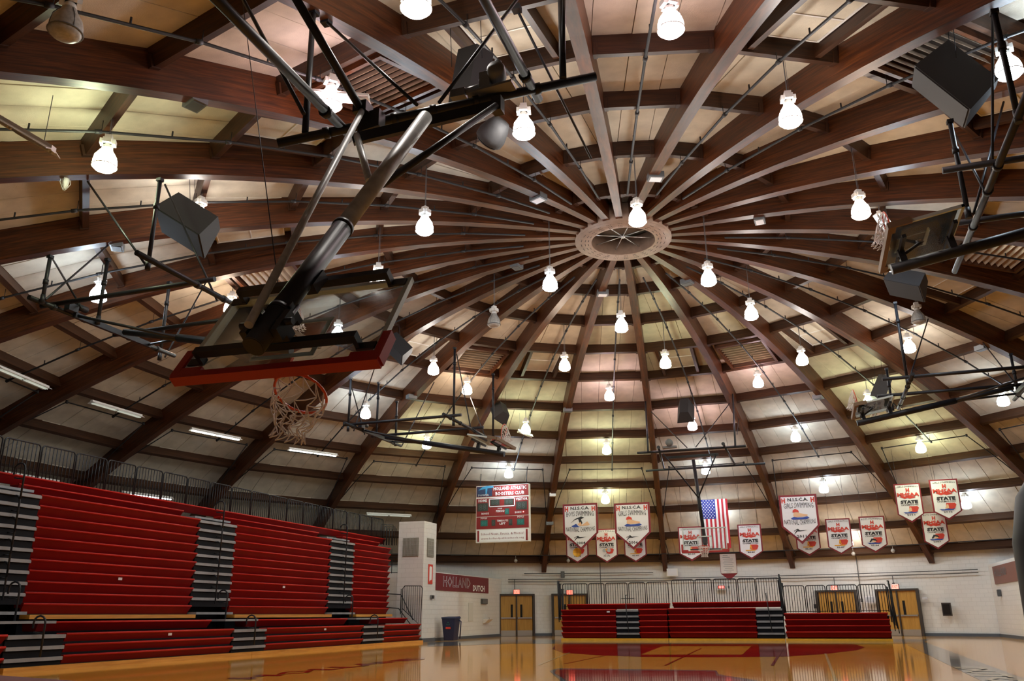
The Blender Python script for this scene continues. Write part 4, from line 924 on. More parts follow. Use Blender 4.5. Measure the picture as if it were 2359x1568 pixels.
for s,ln in enumerate(('HOLLAND','DUTCH')): text_mb(tx,ln,g3[1]+g3[3]*(.62-.28*s)+g3[4]*.03,-g3[2],g3[3],1.1,.2)
part('board_lettering',tx,SBTXT,g3[0])
# -- far centre goal, in playing position
t=thing('basketball_goal','lowered basketball goal in front of the hanging flag','basketball hoop',(.36,12.9,3.58))
T=V((.36,12.9,3.58)); X=V((1,0,0)); U=V((0,.12,1)).normalized(); N=V((0,1,-.12)).normalized()
board(t,T,X,U,N,1.0)
rimparts(t,T+U*.12-N*.40,-N,X,U,(0,0,-1),.006)
zf=7.6; top=V((.10,13.3,zf-.1))
m=MB(); m.tube([top,T+U*.2+N*.28],.075,14); part('mast',m,STEEL,t)
m=MB(); m.obox(T+U*.12+N*.1,X*.62,U*.025,N*.02); m.obox(T+U*.5+N*.15,X*.10,U*.12,N*.12); part('support_channel',m,STEEL,t)
m=MB(); m.bar(V((-0.924,12.360,7.500)),V((1.269,12.333,7.500)),.08,.10); part('swing_header',m,STEEL,t)
k0=top+(T-top)*.42
for q in ((-0.897,11.394,7.500),(1.183,12.300,7.500),):
    m=MB(); m.tube([V(q),k0],.03,8); part('sway_brace',m,STEEL,t)
for a_,b_ in (((-1.982,11.341,7.600),(2.461,11.410,7.600)),((-2.472,16.050,7.600),(2.993,15.994,7.600))):
    m=MB(); m.tube([V(a_),V(b_)],.052,12); part('frame_pipe',m,STEEL,t)
for a_,b_ in (((-0.967,10.672,7.650),(-1.623,16.170,7.650)),((1.618,10.874,7.650),(1.640,16.150,7.650))):
    m=MB(); m.tube([V(a_),V(b_)],.045,10); clampring(m,a_,(0,1,0),.07); part('cross_pipe',m,STEEL,t)
for a_,b_,r_ in (((-1.842,13.324,10.279),(-1.498,11.210,7.600),.04),((2.013,13.320,10.274),(2.053,11.352,7.600),.04),((-1.759,14.219,10.007),(0.164,10.927,7.600),.02),((1.775,14.096,10.043),(0.523,10.866,7.600),.02),((2.050,15.374,9.599),(2.133,11.874,8.200),.016)):
    m=MB(); m.tube([V(a_),V(b_)],r_,8); part('hanger_rod',m,STEEL,t)
m=MB(); mo=V((-0.560,11.078,7.750)); m.obox(mo-V((0,0,.05)),(.28,0,0),(0,.1,0),(0,0,.04)); m.lathe(mo+V((0,-.1,.12)),[(0,-.1),(.15,-.1),(.15,.1),(0,.1)],16,ax=(0,1,0)); part('winch_motor',m,GREYBOX,t)
# ------------------------------------------------------------------ loudspeakers
def speaker(c,fwd,w_,h_,d_,lab,roll=0.,dark=True,wire=True):
    c=V(c); f=V(fwd).normalized(); s=f.cross(V((0,0,1))).normalized(); u=s.cross(f)
    if roll: R=Matrix.Rotation(roll,3,f); s=R@s; u=R@u
    t=thing('loudspeaker',lab,'speaker',tuple(c))
    w_/=2;h_/=2;d_/=2
    A_=[c+f*d_-s*w_-u*h_,c+f*d_+s*w_-u*h_,c+f*d_+s*w_+u*h_,c+f*d_-s*w_+u*h_]; B_=[c-f*d_-s*w_*.5-u*h_*.8,c-f*d_+s*w_*.5-u*h_*.8,c-f*d_+s*w_*.5+u*h_,c-f*d_-s*w_*.5+u*h_]
    m=MB(); m.hexa(B_+A_); part('cabinet',m,SPKG if not dark else SPKR,t)
    m=MB(); m.obox(c+f*(d_+.012),s*w_*.95,u*h_*.95,f*.012); part('grille',m,SPKR,t)
    if wire:
        m=MB(); top=c+u*h_*.9
        for q in (-1,1):
            a=c+s*q*w_*.8+V((0,0,h_*.5)); r=hypot(a.x,a.y); m.tube([a,V((a.x*1.01,a.y*1.01,zp(r)+.1))],.007,5)
        part('hanging_wires',m,STEEL,t)
speaker((-8.420,-9.238,9.878),(-.35,-.35,-.75),1.0,1.25,.75,'charcoal wedge loudspeaker hanging at the left between ribs',.3)
speaker((-0.363,-12.027,10.001),(.1,1,-.25),.75,1.35,.3,'large flat black loudspeaker behind the goal motor',0)
t0=V((-0.760,-9.508,10.540)); t=thing('loudspeaker','small rounded charcoal loudspeaker hanging under the goal motor','speaker',tuple(t0))
m=MB(); m.lathe(t0,[(0,-.28),(.22,-.28),(.30,-.24),(.31,-.1),(.25,.12),(.18,.26),(0,.28)],14,ax=(.7,-.4,.45)); part('cabinet',m,SPKR,t)
m=MB(); m.lathe(t0,[(0,-.30),(.24,-.30),(.24,-.285)],14,ax=(.7,-.4,.45)); part('grille',m,SPKG,t)
m=MB(); m.tube([t0,t0+V((0,0,1.2))],.008,5); part('hanging_wires',m,STEEL,t)
speaker((7.777,-9.025,10.026),(-.7,.1,-.5),.8,1.25,.75,'large dark wedge loudspeaker at the upper right',-.15)
speaker((-9.368,3.520,10.748),(-.6,-.5,-.7),.75,1.0,.6,'charcoal loudspeaker beside the right corner of the tilted backboard',.3)
speaker((-8.025,11.194,9.817),(-.75,.2,-.6),.75,1.0,.5,'charcoal loudspeaker hanging left of the middle bays',.5)
speaker((-0.157,13.749,9.829),(.0,.9,-.6),.75,1.0,.55,'charcoal loudspeaker hanging upright above the far centre goal',0)
speaker((7.809,11.908,9.675),(.8,.5,-.35),.75,1.05,.3,'black loudspeaker hanging over the far right hoop',.35)
speaker((8.201,3.053,10.776),(-.5,-.1,-.85),.95,1.1,.6,'grey wedge loudspeaker under the near right folded mast',.5,False)
# ------------------------------------------------------------------ scoreboard
YS=17.0
s0,s1=V((-11.493,17.000,7.475)),V((-8.627,17.000,4.615)); Wd=s1.x-s0.x; Hd=s0.z-s1.z; c0=V((s0.x,YS,s1.z))
t=thing('scoreboard','maroon and white electronic scoreboard hanging below the dome','scoreboard',(s0.x+Wd/2,YS,s1.z))
ux,uz=V((1,0,0)),V((0,0,1))
def SP(x,y,l=0.): return c0+ux*x*Wd+uz*y*Hd-V((0,l,0))
def rect(mb,x0,y0,x1,y1,l=.0,th=.01): mb.obox((SP(x0,y0,l)+SP(x1,y1,l))/2,ux*(x1-x0)*Wd/2,(0,th/2,0),uz*(y1-y0)*Hd/2)
m=MB(); m.obox(SP(.5,.5)+V((0,.12,0)),ux*Wd/2,(0,.12,0),uz*Hd/2); part('cabinet',m,WHITEP,t)
panels=[('sponsor_panel',.01,.80,.99,.99),('score_panel',.01,.455,.99,.775),('foul_panel',.01,.235,.99,.445)]
for nm,x0,y0,x1,y1 in panels: m=MB(); rect(m,x0,y0,x1,y1,.01); part(nm,m,SBRED,t)
m=MB(); rect(m,.02,.015,.98,.215,.01); wp=part('web_panel',m,PWHT,t)
m=MB(); rect(m,.03,.02,.065,.21,.018); rect(m,.935,.02,.97,.21,.018); part('maroon_stripe',m,SBRED,wp)
m=MB(); rect(m,.02,.81,.31,.985,.018); lg=part('logo_panel',m,SBTXT,t)
m=MB(); 
m.poly([(-.45,.05),(-.2,.28),(.1,.33),(.46,.30),(.46,.18),(.1,.16),(.06,-.2),(-.02,-.28),(-.02,.14),(-.3,.08)],SP(.19,.91,.026),ux*.9,uz*.75,.004); part('logo_mark',m,SBCY,lg)
m=MB(); text_mb(m,'POWER',SP(.15,.832,.026),ux,uz,.20*Wd,.035*Hd); part('logo_lettering',m,PWHT,lg)
m=MB(); text_mb(m,'HOLLAND ATHLETIC',SP(.645,.938,.016),ux,uz,.62*Wd,.062*Hd,bold=.02); text_mb(m,'BOOSTERS CLUB',SP(.645,.848,.016),ux,uz,.54*Wd,.062*Hd,bold=.02)
for s_,x,y,w1,h1 in (('HOME',.13,.735,.16,.05),('VISITOR',.865,.735,.22,.05),('BONUS',.18,.505,.14,.034),('BONUS',.80,.505,.12,.034),('POSS',.46,.585,.08,.026),('PERIOD',.465,.54,.16,.038),('FOULS',.155,.425,.12,.03),('FOULS',.845,.425,.12,.03),('TIMEOUTS',.505,.37,.21,.034),('LEFT',.505,.32,.11,.034)): text_mb(m,s_,SP(x,y,.016),ux,uz,w1*Wd,h1*Hd,bold=.02)
part('white_lettering',m,PWHT,t,kind='stuff')
m=MB(); text_mb(m,'School News, Events, & Photos!',SP(.5,.145,.018),ux,uz,.80*Wd,.045*Hd); text_mb(m,'www.hollandpublicschools.org',SP(.5,.065,.018),ux,uz,.80*Wd,.04*Hd); part('web_lettering',m,BRED,wp)
m=MB()
for x0,x1 in ((.25,.74),): 
    for y0,y1 in ((.615,.63),(.75,.765)): rect(m,x0,y0,x1,y1,.022)
    rect(m,x0,.615,x0+.015,.765,.022); rect(m,x1-.015,.615,x1,.765,.022)
part('clock_border',m,PWHT,t)
for x0,y0,x1,y1,mm,dg in ((.28,.64,.45,.745,SBDARK,'88'),(.54,.64,.71,.745,SBDARK,'88'),(.03,.55,.23,.69,SBDARK,'88'),(.76,.55,.96,.69,SBDARK,'88'),(.55,.475,.63,.58,SBTEAL,'8'),(.09,.285,.225,.39,SBTEAL,'88'),(.775,.285,.91,.39,SBTEAL,'88'),(.30,.285,.37,.39,SBDARK,'8'),(.62,.285,.69,.39,SBDARK,'8')):
    m=MB(); rect(m,x0,y0,x1,y1,.018); dw=part('digit_window',m,mm,t)
    m=MB(); text_mb(m,dg,SP((x0+x1)/2,(y0+y1)/2,.026),ux,uz,(x1-x0)*.7*Wd,(y1-y0)*.75*Hd); part('unlit_digits',m,mat('digit_dim',(.07,.09,.08),.5) if mm is SBDARK else mat('digit_teal',(.03,.22,.19),.5),dw)
m=MB(); m.lathe(SP(.895,.507,.03),[(0,0),(.035,0),(.035,.02),(0,.02)],10,ax=(0,1,0)); part('bonus_light',m,LEDR,t)
m=MB()
for x in (.06,.94): m.tube([SP(x,1)+V((0,.12,0)),SP(x,1)+V((0,.3,.9))],.02,6)
part('hanger_rod',m,STEEL,t)
# ------------------------------------------------------------------ pennants
def pennant(x0,x1,ytop,zt,H_,kind,lines,lab,grp,Yp):
    W=x1-x0; c=V(((x0+x1)/2,Yp,zt)); n=V((0,-1,0))
    t=thing('championship_pennant',lab,'banner',tuple(c),grp); sh=H_*.70
    big=kind=='big'; sh=H_*(.64 if big else .78)
    m=MB(); m.poly([(-W/2,0),(-W/2,-sh),(0,-H_),(W/2,-sh),(W/2,0)],c,ux,uz,.02); part('dark_red_border',m,BRED,t)
    e=.055*W; m=MB(); m.poly([(-W/2+e,-e),(-W/2+e,-sh+e*.2),(0,-H_+e*1.4),(W/2-e,-sh+e*.2),(W/2-e,-e)],c-V((0,.022,0)),ux,uz,.004); fld=part('white_field',m,BWHITE,t)
    K=MB(); Rr=MB(); Q=lambda x,y,l=.03: c+ux*x*W-uz*y*H_-V((0,l,0))
    if big:
        text_mb(K,'N.I.S.C.A.',Q(0,.10),ux,uz,.54*W,.07*H_,bold=.03)
        for s in (-1,1): text_mb(Rr,'H',Q(s*.385,.115),ux,uz,.10*W,.105*H_,bold=.06)
        text_mb(K,lines[0],Q(0,.23),ux,uz,.78*W,.11*H_,bend=.25,bold=.0)
        text_mb(K,'NATIONAL CHAMPIONS',Q(0,.545),ux,uz,.82*W,.10*H_,bend=-.35)
        text_mb(K,lines[1],Q(0,.845),ux,uz,.25*W,.06*H_,bold=.02)
        K.poly([(-.20,.0),(-.08,.045),(-.03,.012),(.16,.012),(-.02,-.012),(-.10,-.01),(-.20,-.08),(-.13,.0),(-.09,.02)],Q(0,.735),ux*W,uz*H_,.004)
        K.lathe(Q(-.17,.735),[(0,0),(.012*W,0)],8,ax=(0,-1,0))
        if lines[0].startswith('BOYS'):
            K.poly([(-.28,-.02),(-.15,.07),(.03,.12),(.12,.09),(.02,.06),(.06,-.02),(.02,-.09),(-.03,.0),(-.06,.07),(-.17,.04)],Q(0,.40),ux*W,uz*H_,.004)
            S=MB(); S.poly([(-.10,-.03),(.0,.01),(.02,-.06),(.18,.02),(.25,-.05),(.20,-.07),(-.04,-.075)],Q(.02,.41,.036),ux*W,uz*H_,.004); part('printed_swimmer',S,PSKIN,fld)
            S=MB(); S.poly([(-.26,-.07),(-.12,-.02),(-.05,-.08),(.02,-.09),(-.20,-.095)],Q(0,.415,.034),ux*W,uz*H_,.004); part('printed_water',S,PBLU,fld)
        else:
            S=MB(); S.poly([(-.13,-.06),(-.02,-.05),(.20,-.04),(.22,-.01),(.0,.03),(-.02,.07),(-.14,.05),(-.16,-.02)],Q(0,.405,.034),ux*W,uz*H_,.004); part('printed_swimmer',S,PSKIN,fld)
            Rr.poly([(-.17,.0),(-.16,.05),(-.10,.075),(-.02,.05),(.0,.0),(-.08,.015)],Q(0,.365,.042),ux*W,uz*H_,.004)
            S=MB(); S.poly([(-.23,-.015),(-.15,.015),(-.05,.0),(.08,.0),(.2,.015),(.26,-.01),(.18,-.04),(-.18,-.04)],Q(0,.465,.044),ux*W,uz*H_,.004); part('printed_water',S,PBLU,fld)
    else:
        text_mb(K,lines[0],Q(0,.085),ux,uz,.80*W,.045*H_,bend=.5)
        text_mb(Rr,'H',Q(0,.17),ux,uz,.13*W,.10*H_,bold=.06)
        text_mb(Rr,'MHSAA',Q(0,.285),ux,uz,.84*W,.10*H_,bold=.05)
        Rr.poly([(-.34,.02),(-.25,.035),(-.05,.03),(.12,.04),(.22,.02),(.26,-.01),(.15,-.015),(.05,-.03),(-.05,-.01),(-.15,-.03),(-.24,-.005)],Q(0,.36),ux*W,uz*H_,.004)
        text_mb(K,'STATE',Q(0,.47),ux,uz,.66*W,.09*H_,bold=.06)
        text_mb(K,'CHAMPIONS',Q(0,.545),ux,uz,.66*W,.04*H_,bold=.01)
        Rr.poly([(-.10,-.02),(-.08,.06),(.22,.06),(.27,.02),(.20,-.08),(.05,-.10),(-.05,-.08)],Q(.06,.645),ux*W,uz*H_,.004)
        text_mb(K,lines[1],Q(0,.80),ux,uz,.30*W,.04*H_,bold=.02)
        S=MB(); sp_=lines[2]
        if sp_=='ball': S.lathe(Q(0,.69,.036),[(0,0),(.19*W,0),(.19*W,.004)],20,ax=(0,-1,0)); part('printed_basketball',S,PYEL,fld); K.obox(Q(0,.69,.043),ux*.18*W,(0,.001,0),uz*.004); K.obox(Q(0,.69,.043),ux*.006,(0,.001,0),uz*.17*W)
        elif sp_=='tennis':
            for s in (-1,1): S.poly([(s*(.10+.09*cos(a*.7)),.04+.055*sin(a*.7)) for a in range(9)][::(1 if s>0 else -1)]+[],Q(0,.68,.038),ux*W,uz*H_,.004); S.bar(Q(s*.02,.72,.038),Q(-s*.10,.78,.038),.02,.004,(0,1,0))
            part('printed_rackets',S,PGRY,fld); S=MB(); S.lathe(Q(-.02,.62,.044),[(0,0),(.04*W,0)],12,ax=(0,-1,0)); part('printed_ball',S,PYEL,fld)
        elif sp_=='gym': S.poly([(-.06,-.05),(-.02,.08),(.02,.08),(.06,-.05),(.02,-.02),(.0,.03),(-.03,-.02)],Q(.0,.68,.038),ux*W,uz*H_,.004); S.poly([(-.20,-.012),(.20,-.012),(.22,.012),(-.22,.012)],Q(-.02,.745,.038),ux*W,uz*H_,.004); part('printed_gymnast',S,PYEL,fld)
        else: 
            S.poly([(-.08,-.04),(.0,.06),(.05,.05),(.06,-.04)],Q(.0,.67,.038),ux*W,uz*H_,.004); part('printed_swimmer',S,PSKIN,fld)
            S=MB(); S.poly([(-.28,.01),(-.12,-.0),(.02,.015),(.15,.0),(.28,.02),(.20,-.02),(-.2,-.025)],Q(.0,.735,.042),ux*W,uz*H_,.004); part('printed_water',S,PBLU,fld)
            if sp_=='swimb': K.poly([(-.2,-.04),(-.1,.06),(.05,.04),(.12,-.01),(.02,.0),(-.06,.02),(-.14,-.04)],Q(0,.67,.046),ux*W,uz*H_,.004)
    part('black_print',K,PBLK,fld,kind='stuff'); part('red_print',Rr,PRED,fld,kind='stuff')
    m=MB()
    for s in (-.35,.35): a=c+ux*s*W; m.tube([a,V((a.x,a.y+.4,zp(hypot(a.x,a.y+.4))-.3))],.006,4)
    part('hanging_cords',m,STEEL,t,kind='stuff')
G1='large national champions pennants'; G2='state champions pennants'
def PN(a,b,bt,Yp,*r):
    a,b,bt=V(a),V(b),V(bt); pennant(a.x,b.x,0,(a.z+b.z)/2,(a.z+b.z)/2-bt.z,r[0],r[1],r[2],G1 if r[0]=='big' else G2,Yp)
PN((-7.602,19.600,6.706),(-5.724,19.600,6.639),(-6.666,19.600,4.288),19.6,'big',('BOYS SWIMMING','2004'),'large white boys swimming national champions pennant dated 2004')
PN((-4.849,19.600,6.620),(-3.000,19.600,6.554),(-3.930,19.600,4.228),19.6,'big',('GIRLS SWIMMING','2006'),'large white girls swimming national champions pennant dated 2006')
PN((3.335,19.000,6.492),(5.059,19.000,6.528),(4.139,19.000,4.205),19.0,'big',('GIRLS SWIMMING','2011'),'large white girls swimming pennant dated 2011 hanging right of the flag')
PN((-7.745,20.600,5.518),(-6.528,20.600,5.472),(-7.179,20.600,3.703),20.6,'s',('BOYS BASKETBALL','73-74','ball'),'state champions pennant with a basketball, behind the 2004 pennant')
PN((-6.128,20.600,5.434),(-4.962,20.600,5.413),(-5.593,20.600,3.685),20.6,'s',('BOYS TENNIS','71-72','tennis'),'state champions pennant with tennis rackets between two big pennants')
PN((-4.616,20.600,5.399),(-3.452,20.600,5.355),(-4.088,20.600,3.669),20.6,'s',('GIRLS GYMNASTICS','85-86','gym'),'state champions pennant behind the 2006 pennant')
PN((-1.793,20.600,5.380),(-0.565,20.600,5.355),(-1.213,20.600,3.660),20.6,'s',('GIRLS GYMNASTICS','83-84','gym'),'state champions pennant behind the lowered backboard')
PN((1.176,20.600,5.373),(2.312,20.600,5.371),(1.672,20.600,3.668),20.6,'s',('GIRLS GYMNASTICS','84-85','gym'),'state champions pennant alone right of the flag')
PN((3.908,20.000,5.333),(5.006,20.000,5.351),(4.369,20.000,3.724),20.0,'s',('GIRLS GYMNASTICS','85-86','gym'),'small state champions pennant half hidden behind the big 2011 pennant')
PN((5.319,19.600,5.360),(6.425,19.600,5.395),(5.818,19.600,3.719),19.6,'s',('GIRLS GYMNASTICS','86-87','gym'),'left of the two side by side small pennants on the right')
PN((6.799,19.400,5.399),(7.911,19.400,5.412),(7.280,19.400,3.743),19.4,'s',('BOYS SWIMMING','03-04','swimb'),'right of the two side by side small pennants on the right')
PN((8.316,17.400,6.522),(9.388,17.400,6.597),(8.787,17.400,4.848),17.4,'s',('GIRLS SWIMMING','2011','swim'),'state champions pennant upper left in the trio at the right')
PN((9.761,17.400,6.634),(10.894,17.400,6.703),(10.274,17.400,4.899),17.4,'s',('GIRLS SWIMMING','2012','swim'),'state champions pennant upper right in the trio at the right')
PN((9.309,18.200,5.361),(10.329,18.200,5.373),(9.735,18.200,3.745),18.2,'s',('BOYS SWIMMING','2007','swimb'),'state champions pennant lowest in the trio at the right')
# flag
f0,f1,f2=V((-0.507,20.200,6.638)),V((0.829,20.200,6.616)),V((0.709,20.200,4.213)); Wf=f1.x-f0.x; Hf=f0.z-f2.z; c=f0
t=thing('flag','red white and blue striped flag with stars hanging vertically','flag',tuple(c))
sw=Wf/13
def wav(x,y): return .05*sin(x*5+y*1.2)+.02*sin(y*4)
for i in range(13):
    m=MB(); x0=c.x+i*sw; x1=x0+sw; z1=c.z-(Hf*.4 if i<7 else 0)
    ny=10
    for j in range(ny):
        za=z1+(c.z-Hf-z1)*j/ny; zc=z1+(c.z-Hf-z1)*(j+1)/ny
        P_=lambda x,z,o=0: (x,c.y+wav(x,z)+o,z)
        m.face([P_(x0,zc),P_(x1,zc),P_(x1,za),P_(x0,za)],None,0,True); m.face([P_(x0,za,.01),P_(x1,za,.01),P_(x1,zc,.01),P_(x0,zc,.01)],None,0,True)
    part('stripe',m,FLRED if i%2==0 else PWHT,t)
m=MB()
for j in range(6):
    for i in range(7):
        xa,xb=c.x+sw*i,c.x+sw*(i+1); za,zc=c.z-Hf*.4*j/6,c.z-Hf*.4*(j+1)/6
        m.face([(xa,c.y+wav(xa,zc),zc),(xb,c.y+wav(xb,zc),zc),(xb,c.y+wav(xb,za),za),(xa,c.y+wav(xa,za),za)],None,0,True); m.face([(xa,c.y+wav(xa,za)+.01,za),(xb,c.y+wav(xb,za)+.01,za),(xb,c.y+wav(xb,zc)+.01,zc),(xa,c.y+wav(xa,zc)+.01,zc)],None,0,True)
cn=part('star_canton',m,FLBLU,t)
m=MB()
for j in range(11):
    for i in range(5 if j%2 else 4):
        x=c.x+sw*7*((i+.5)/5 if j%2 else (i+1)/5); z=c.z-Hf*.4*(j+.7)/11.4; p=V((x,c.y+wav(x,z)-.02,z))
        P5=[p+ux*sin(a*pi/5)*(.042 if a%2==0 else .018)+uz*cos(a*pi/5)*(.042 if a%2==0 else .018) for a in range(10)]
        m.face(P5[::-1] if False else P5)
part('stars',m,STARW,cn,kind='stuff')
# notice banner
a,b,d_=V((0.099,21.500,4.019)),V((0.917,21.500,3.996)),V((0.465,21.500,2.732)); W=b.x-a.x; Hn=a.z-d_.z; c=V(((a.x+b.x)/2,21.5,a.z))
t=thing('notice_banner','long narrow white pennant of printed rules under the backboard','banner',tuple(c))
m=MB(); m.poly([(-W/2,0),(-W/2,-Hn*.75),(0,-Hn),(W/2,-Hn*.75),(W/2,0)],c,ux,uz,.015); part('dark_red_border',m,BRED,t)
m=MB(); m.poly([(-W/2+.02,-.0),(-W/2+.02,-Hn*.74),(W/2-.02,-Hn*.74),(W/2-.02,0)],c-V((0,.018,0)),ux,uz,.003); nf=part('white_field',m,BWHITE,t)
m=MB()
for j,(w_,x_) in enumerate(((.3,-.15),(.45,-.1),(.6,0),(.5,0),(.65,0),(.5,0),(.62,0),(.45,0),(.6,0),(.3,0))): m.obox(c+ux*x_*W-uz*(.06+.07*j)*Hn-V((0,.022,0)),ux*w_*W/2,(0,.001,0),uz*(.012 if j>1 else .02)*Hn)
part('printed_lines',m,PGRY,nf,kind='stuff')
m=MB(); 
for s in (-1,1): m.tube([c+ux*s*W*.4,c+ux*s*W*.4+uz*.6],.006,4)
part('hanging_cords',m,STEEL,t,kind='stuff')
# ------------------------------------------------------------------ wall banner, tower flag plaque
XW=-12.54
a,b=V((-12.540,15.022,3.178)),V((-12.540,21.351,2.512))
ya_,yb_=14.2,21.6; zt,zb_=3.08,2.28
t=thing('wall_banner','long maroon wall banner lettered HOLLAND DUTCH above the alcove','banner',(XW,(ya_+yb_)/2,zb_))
m=MB(); m.box((XW,ya_,zb_),(XW+.02,yb_,zt)); part('banner_cloth',m,WBAN,t)
uy=V((0,1,0)); n_=V((1,0,0))
m=MB(); text_mb(m,'HOLLAND',V((XW+.022,ya_+2.9,2.72)),uy,uz,3.6,.52,bold=.02); part('outlined_lettering',m,PGRY,t)
m=MB(); text_mb(m,'HOLLAND',V((XW+.026,ya_+2.9,2.72)),uy,uz,3.54,.47,bold=-.015); part('lettering_fill',m,WBAN,t)
m=MB(); text_mb(m,'DUTCH',V((XW+.024,ya_+5.9,2.50)),uy,uz,1.7,.32,bold=.03); part('white_lettering',m,PWHT,t)
ym=V((-12.300,13.856,3.319)).y
t=thing('wall_plaque','small red and white emblem plaque on the tower side','sign',(-12.3,13.3,2.6))
m=MB(); m.box((-12.315,13.08,2.52),(-12.29,13.55,3.40)); part('red_board',m,PRED,t)
m=MB(); m.poly([(-.14,-.3),(-.10,-.36),(-.06,-.30),(.12,-.26),(.14,.30),(-.02,.34),(-.14,.30)],V((-12.285,13.31,2.98)),uy,uz,.004); part('white_map_shape',m,PWHT,t)
# wall devices
def wallbox(name,c,u,n,w_,h_,d_,m1,lab,cat,m2=None,nm2='face_plate'):
    c,u,n=V(c),V(u),V(n); t=thing(name,lab,cat,tuple(c)); m=MB(); m.obox(c+n*d_/2,u*w_/2,uz*h_/2,n*d_/2); part('housing',m,m1,t)
    m=MB(); m.obox(c+n*(d_+.006),u*w_*.4,uz*h_*.4,n*.006); part(nm2,m,m2 or SPKG,t); return t
wallbox('alarm_horn',(-12.3,13.5,1.95),uy,n_,.30,.16,.06,GREYBOX,'small dark alarm box on the tower wall','alarm',DARKPOST)
wallbox('wall_switch',(-12.3,14.25-.35,1.95),uy,n_,.08,.2,.03,PAPER,'small white switch plate beside the tower alarm box','switch',PAPER)
wallbox('wall_clock_box',(XW,20.9,1.85),uy,n_,.85,.26,.08,SPKG,'grey control box high on the alcove wall under the banner end','box',GREYBOX)
t=thing('drinking_fountain','white wall-mounted drinking fountain in the left alcove','fountain',(XW,21.1,.75))
m=MB(); m.hexa([(XW,20.8,.72),(XW+.12,20.8,.74),(XW+.12,21.4,.74),(XW,21.4,.72),(XW,20.75,.95),(XW+.36,20.75,.93),(XW+.36,21.45,.93),(XW,21.45,.95)]); part('basin',m,WHITEP,t)
m=MB(); m.tube([(XW+.25,21.1,.93),(XW+.27,21.1,1.0),(XW+.22,21.1,1.02)],.012,6); part('spout',m,CHROME,t)
m=MB(); m.box((XW,18.7,.85),(XW+.02,19.3,1.75)); one('service_panel',m,mat('service_panel_white',(.6,.59,.55),.5),'pale flush service panel on the alcove wall','panel',(XW,19,.85))
# recycling bin
c=V((-13.218,18.331,0.000)); c=V((-11.55,c.y if c.y<17 else 15.5,0)); c=V((-11.9,14.9,0))
t=thing('recycling_bin','navy blue wheeled bin standing by the tower in the alcove','bin',tuple(c))
m=MB(); m.hexa([c+V((-.24,-.26,.03)),c+V((.24,-.26,.03)),c+V((.24,.26,.03)),c+V((-.24,.26,.03)),c+V((-.33,-.34,1.0)),c+V((.33,-.34,1.0)),c+V((.33,.34,1.0)),c+V((-.33,.34,1.0))]); part('bin_body',m,BINM,t)
m=MB(); m.hexa([c+V((-.36,-.37,1.0)),c+V((.36,-.37,1.0)),c+V((.36,.40,1.0)),c+V((-.36,.40,1.0)),c+V((-.34,-.34,1.06)),c+V((.34,-.34,1.06)),c+V((.30,.38,1.09)),c+V((-.30,.38,1.09))]); m.tube([c+V((.36,.1,.92)),c+V((.47,.1,.86)),c+V((.42,.1,.1))],.03,6); part('bin_lid',m,BINM,t)
m=MB(); m.obox(c+V((0,-.335,.58)),(.12,0,0),(0,.008,.0),(0,0,.045)); part('orange_label',m,PRED,t)
m=MB(); 
for q in range(3): a=q*2*pi/3+pi/2; m.poly([(.09*cos(a-.5),.09*sin(a-.5)),(.09*cos(a+.5),.09*sin(a+.5)),(.04*cos(a+.4),.04*sin(a+.4)),(.04*cos(a-.4),.04*sin(a-.4))][::1],c+V((0,-.352,.76)),ux,uz,.003)
part('recycling_mark',m,SBTEAL,t)
for s in (-1,1):
    m=MB(); m.lathe(c+V((s*.25,.28,.09)),[(0,-.03),(.09,-.03),(.09,.03),(0,.03)],12,ax=(1,0,0)); part('wheel',m,DARKPOST,t)
# conduits along the far wall
def wallpt(px_az,z,off=.10): return cyl(27*cos(pi/24)-off if False else 26.85-off,px_az,z)
for nm,z,a0,a1,lab in (('conduit',3.10,-27,27,'upper of the two long grey conduits along the far wall'),('conduit',2.95,-27,27,'lower of the two long grey conduits along the far wall'),('conduit',3.42,-25,-9,'short grey conduit above the left double doors')):
    m=MB(); m.tube([wallpt(a0+(a1-a0)*i/24,z) for i in range(25)],.022,6); one(nm,m,SPKG,lab,'conduit',tuple(wallpt(0,z)))
for az,z0,z1,lab in ((-26.2,2.45,3.10,'drop conduit to the exit sign over the left double doors'),(-15.5,1.5,4.3,'tall vertical conduit beside the second door'),(12.0,2.45,2.95,'drop conduit to the exit sign over the third double doors'),(18.3,2.5,2.95,'drop conduit to the exit sign over the right double doors'),(14.7,1.75,4.3,'tall vertical conduit between the two right double doors'),(-29.2,1.2,3.0,'drop conduit left of the left double doors')):
    m=MB(); m.tube([wallpt(az,z0),wallpt(az,z1)],.020,6); c=wallpt(az,z0); m.obox(c,(.06,0,0),(0,.04,0),(0,0,.09)); one('drop_conduit',m,SPKG,lab,'conduit',tuple(c))
def azs(P): return math.degrees(atan2(P[0],P[1]))
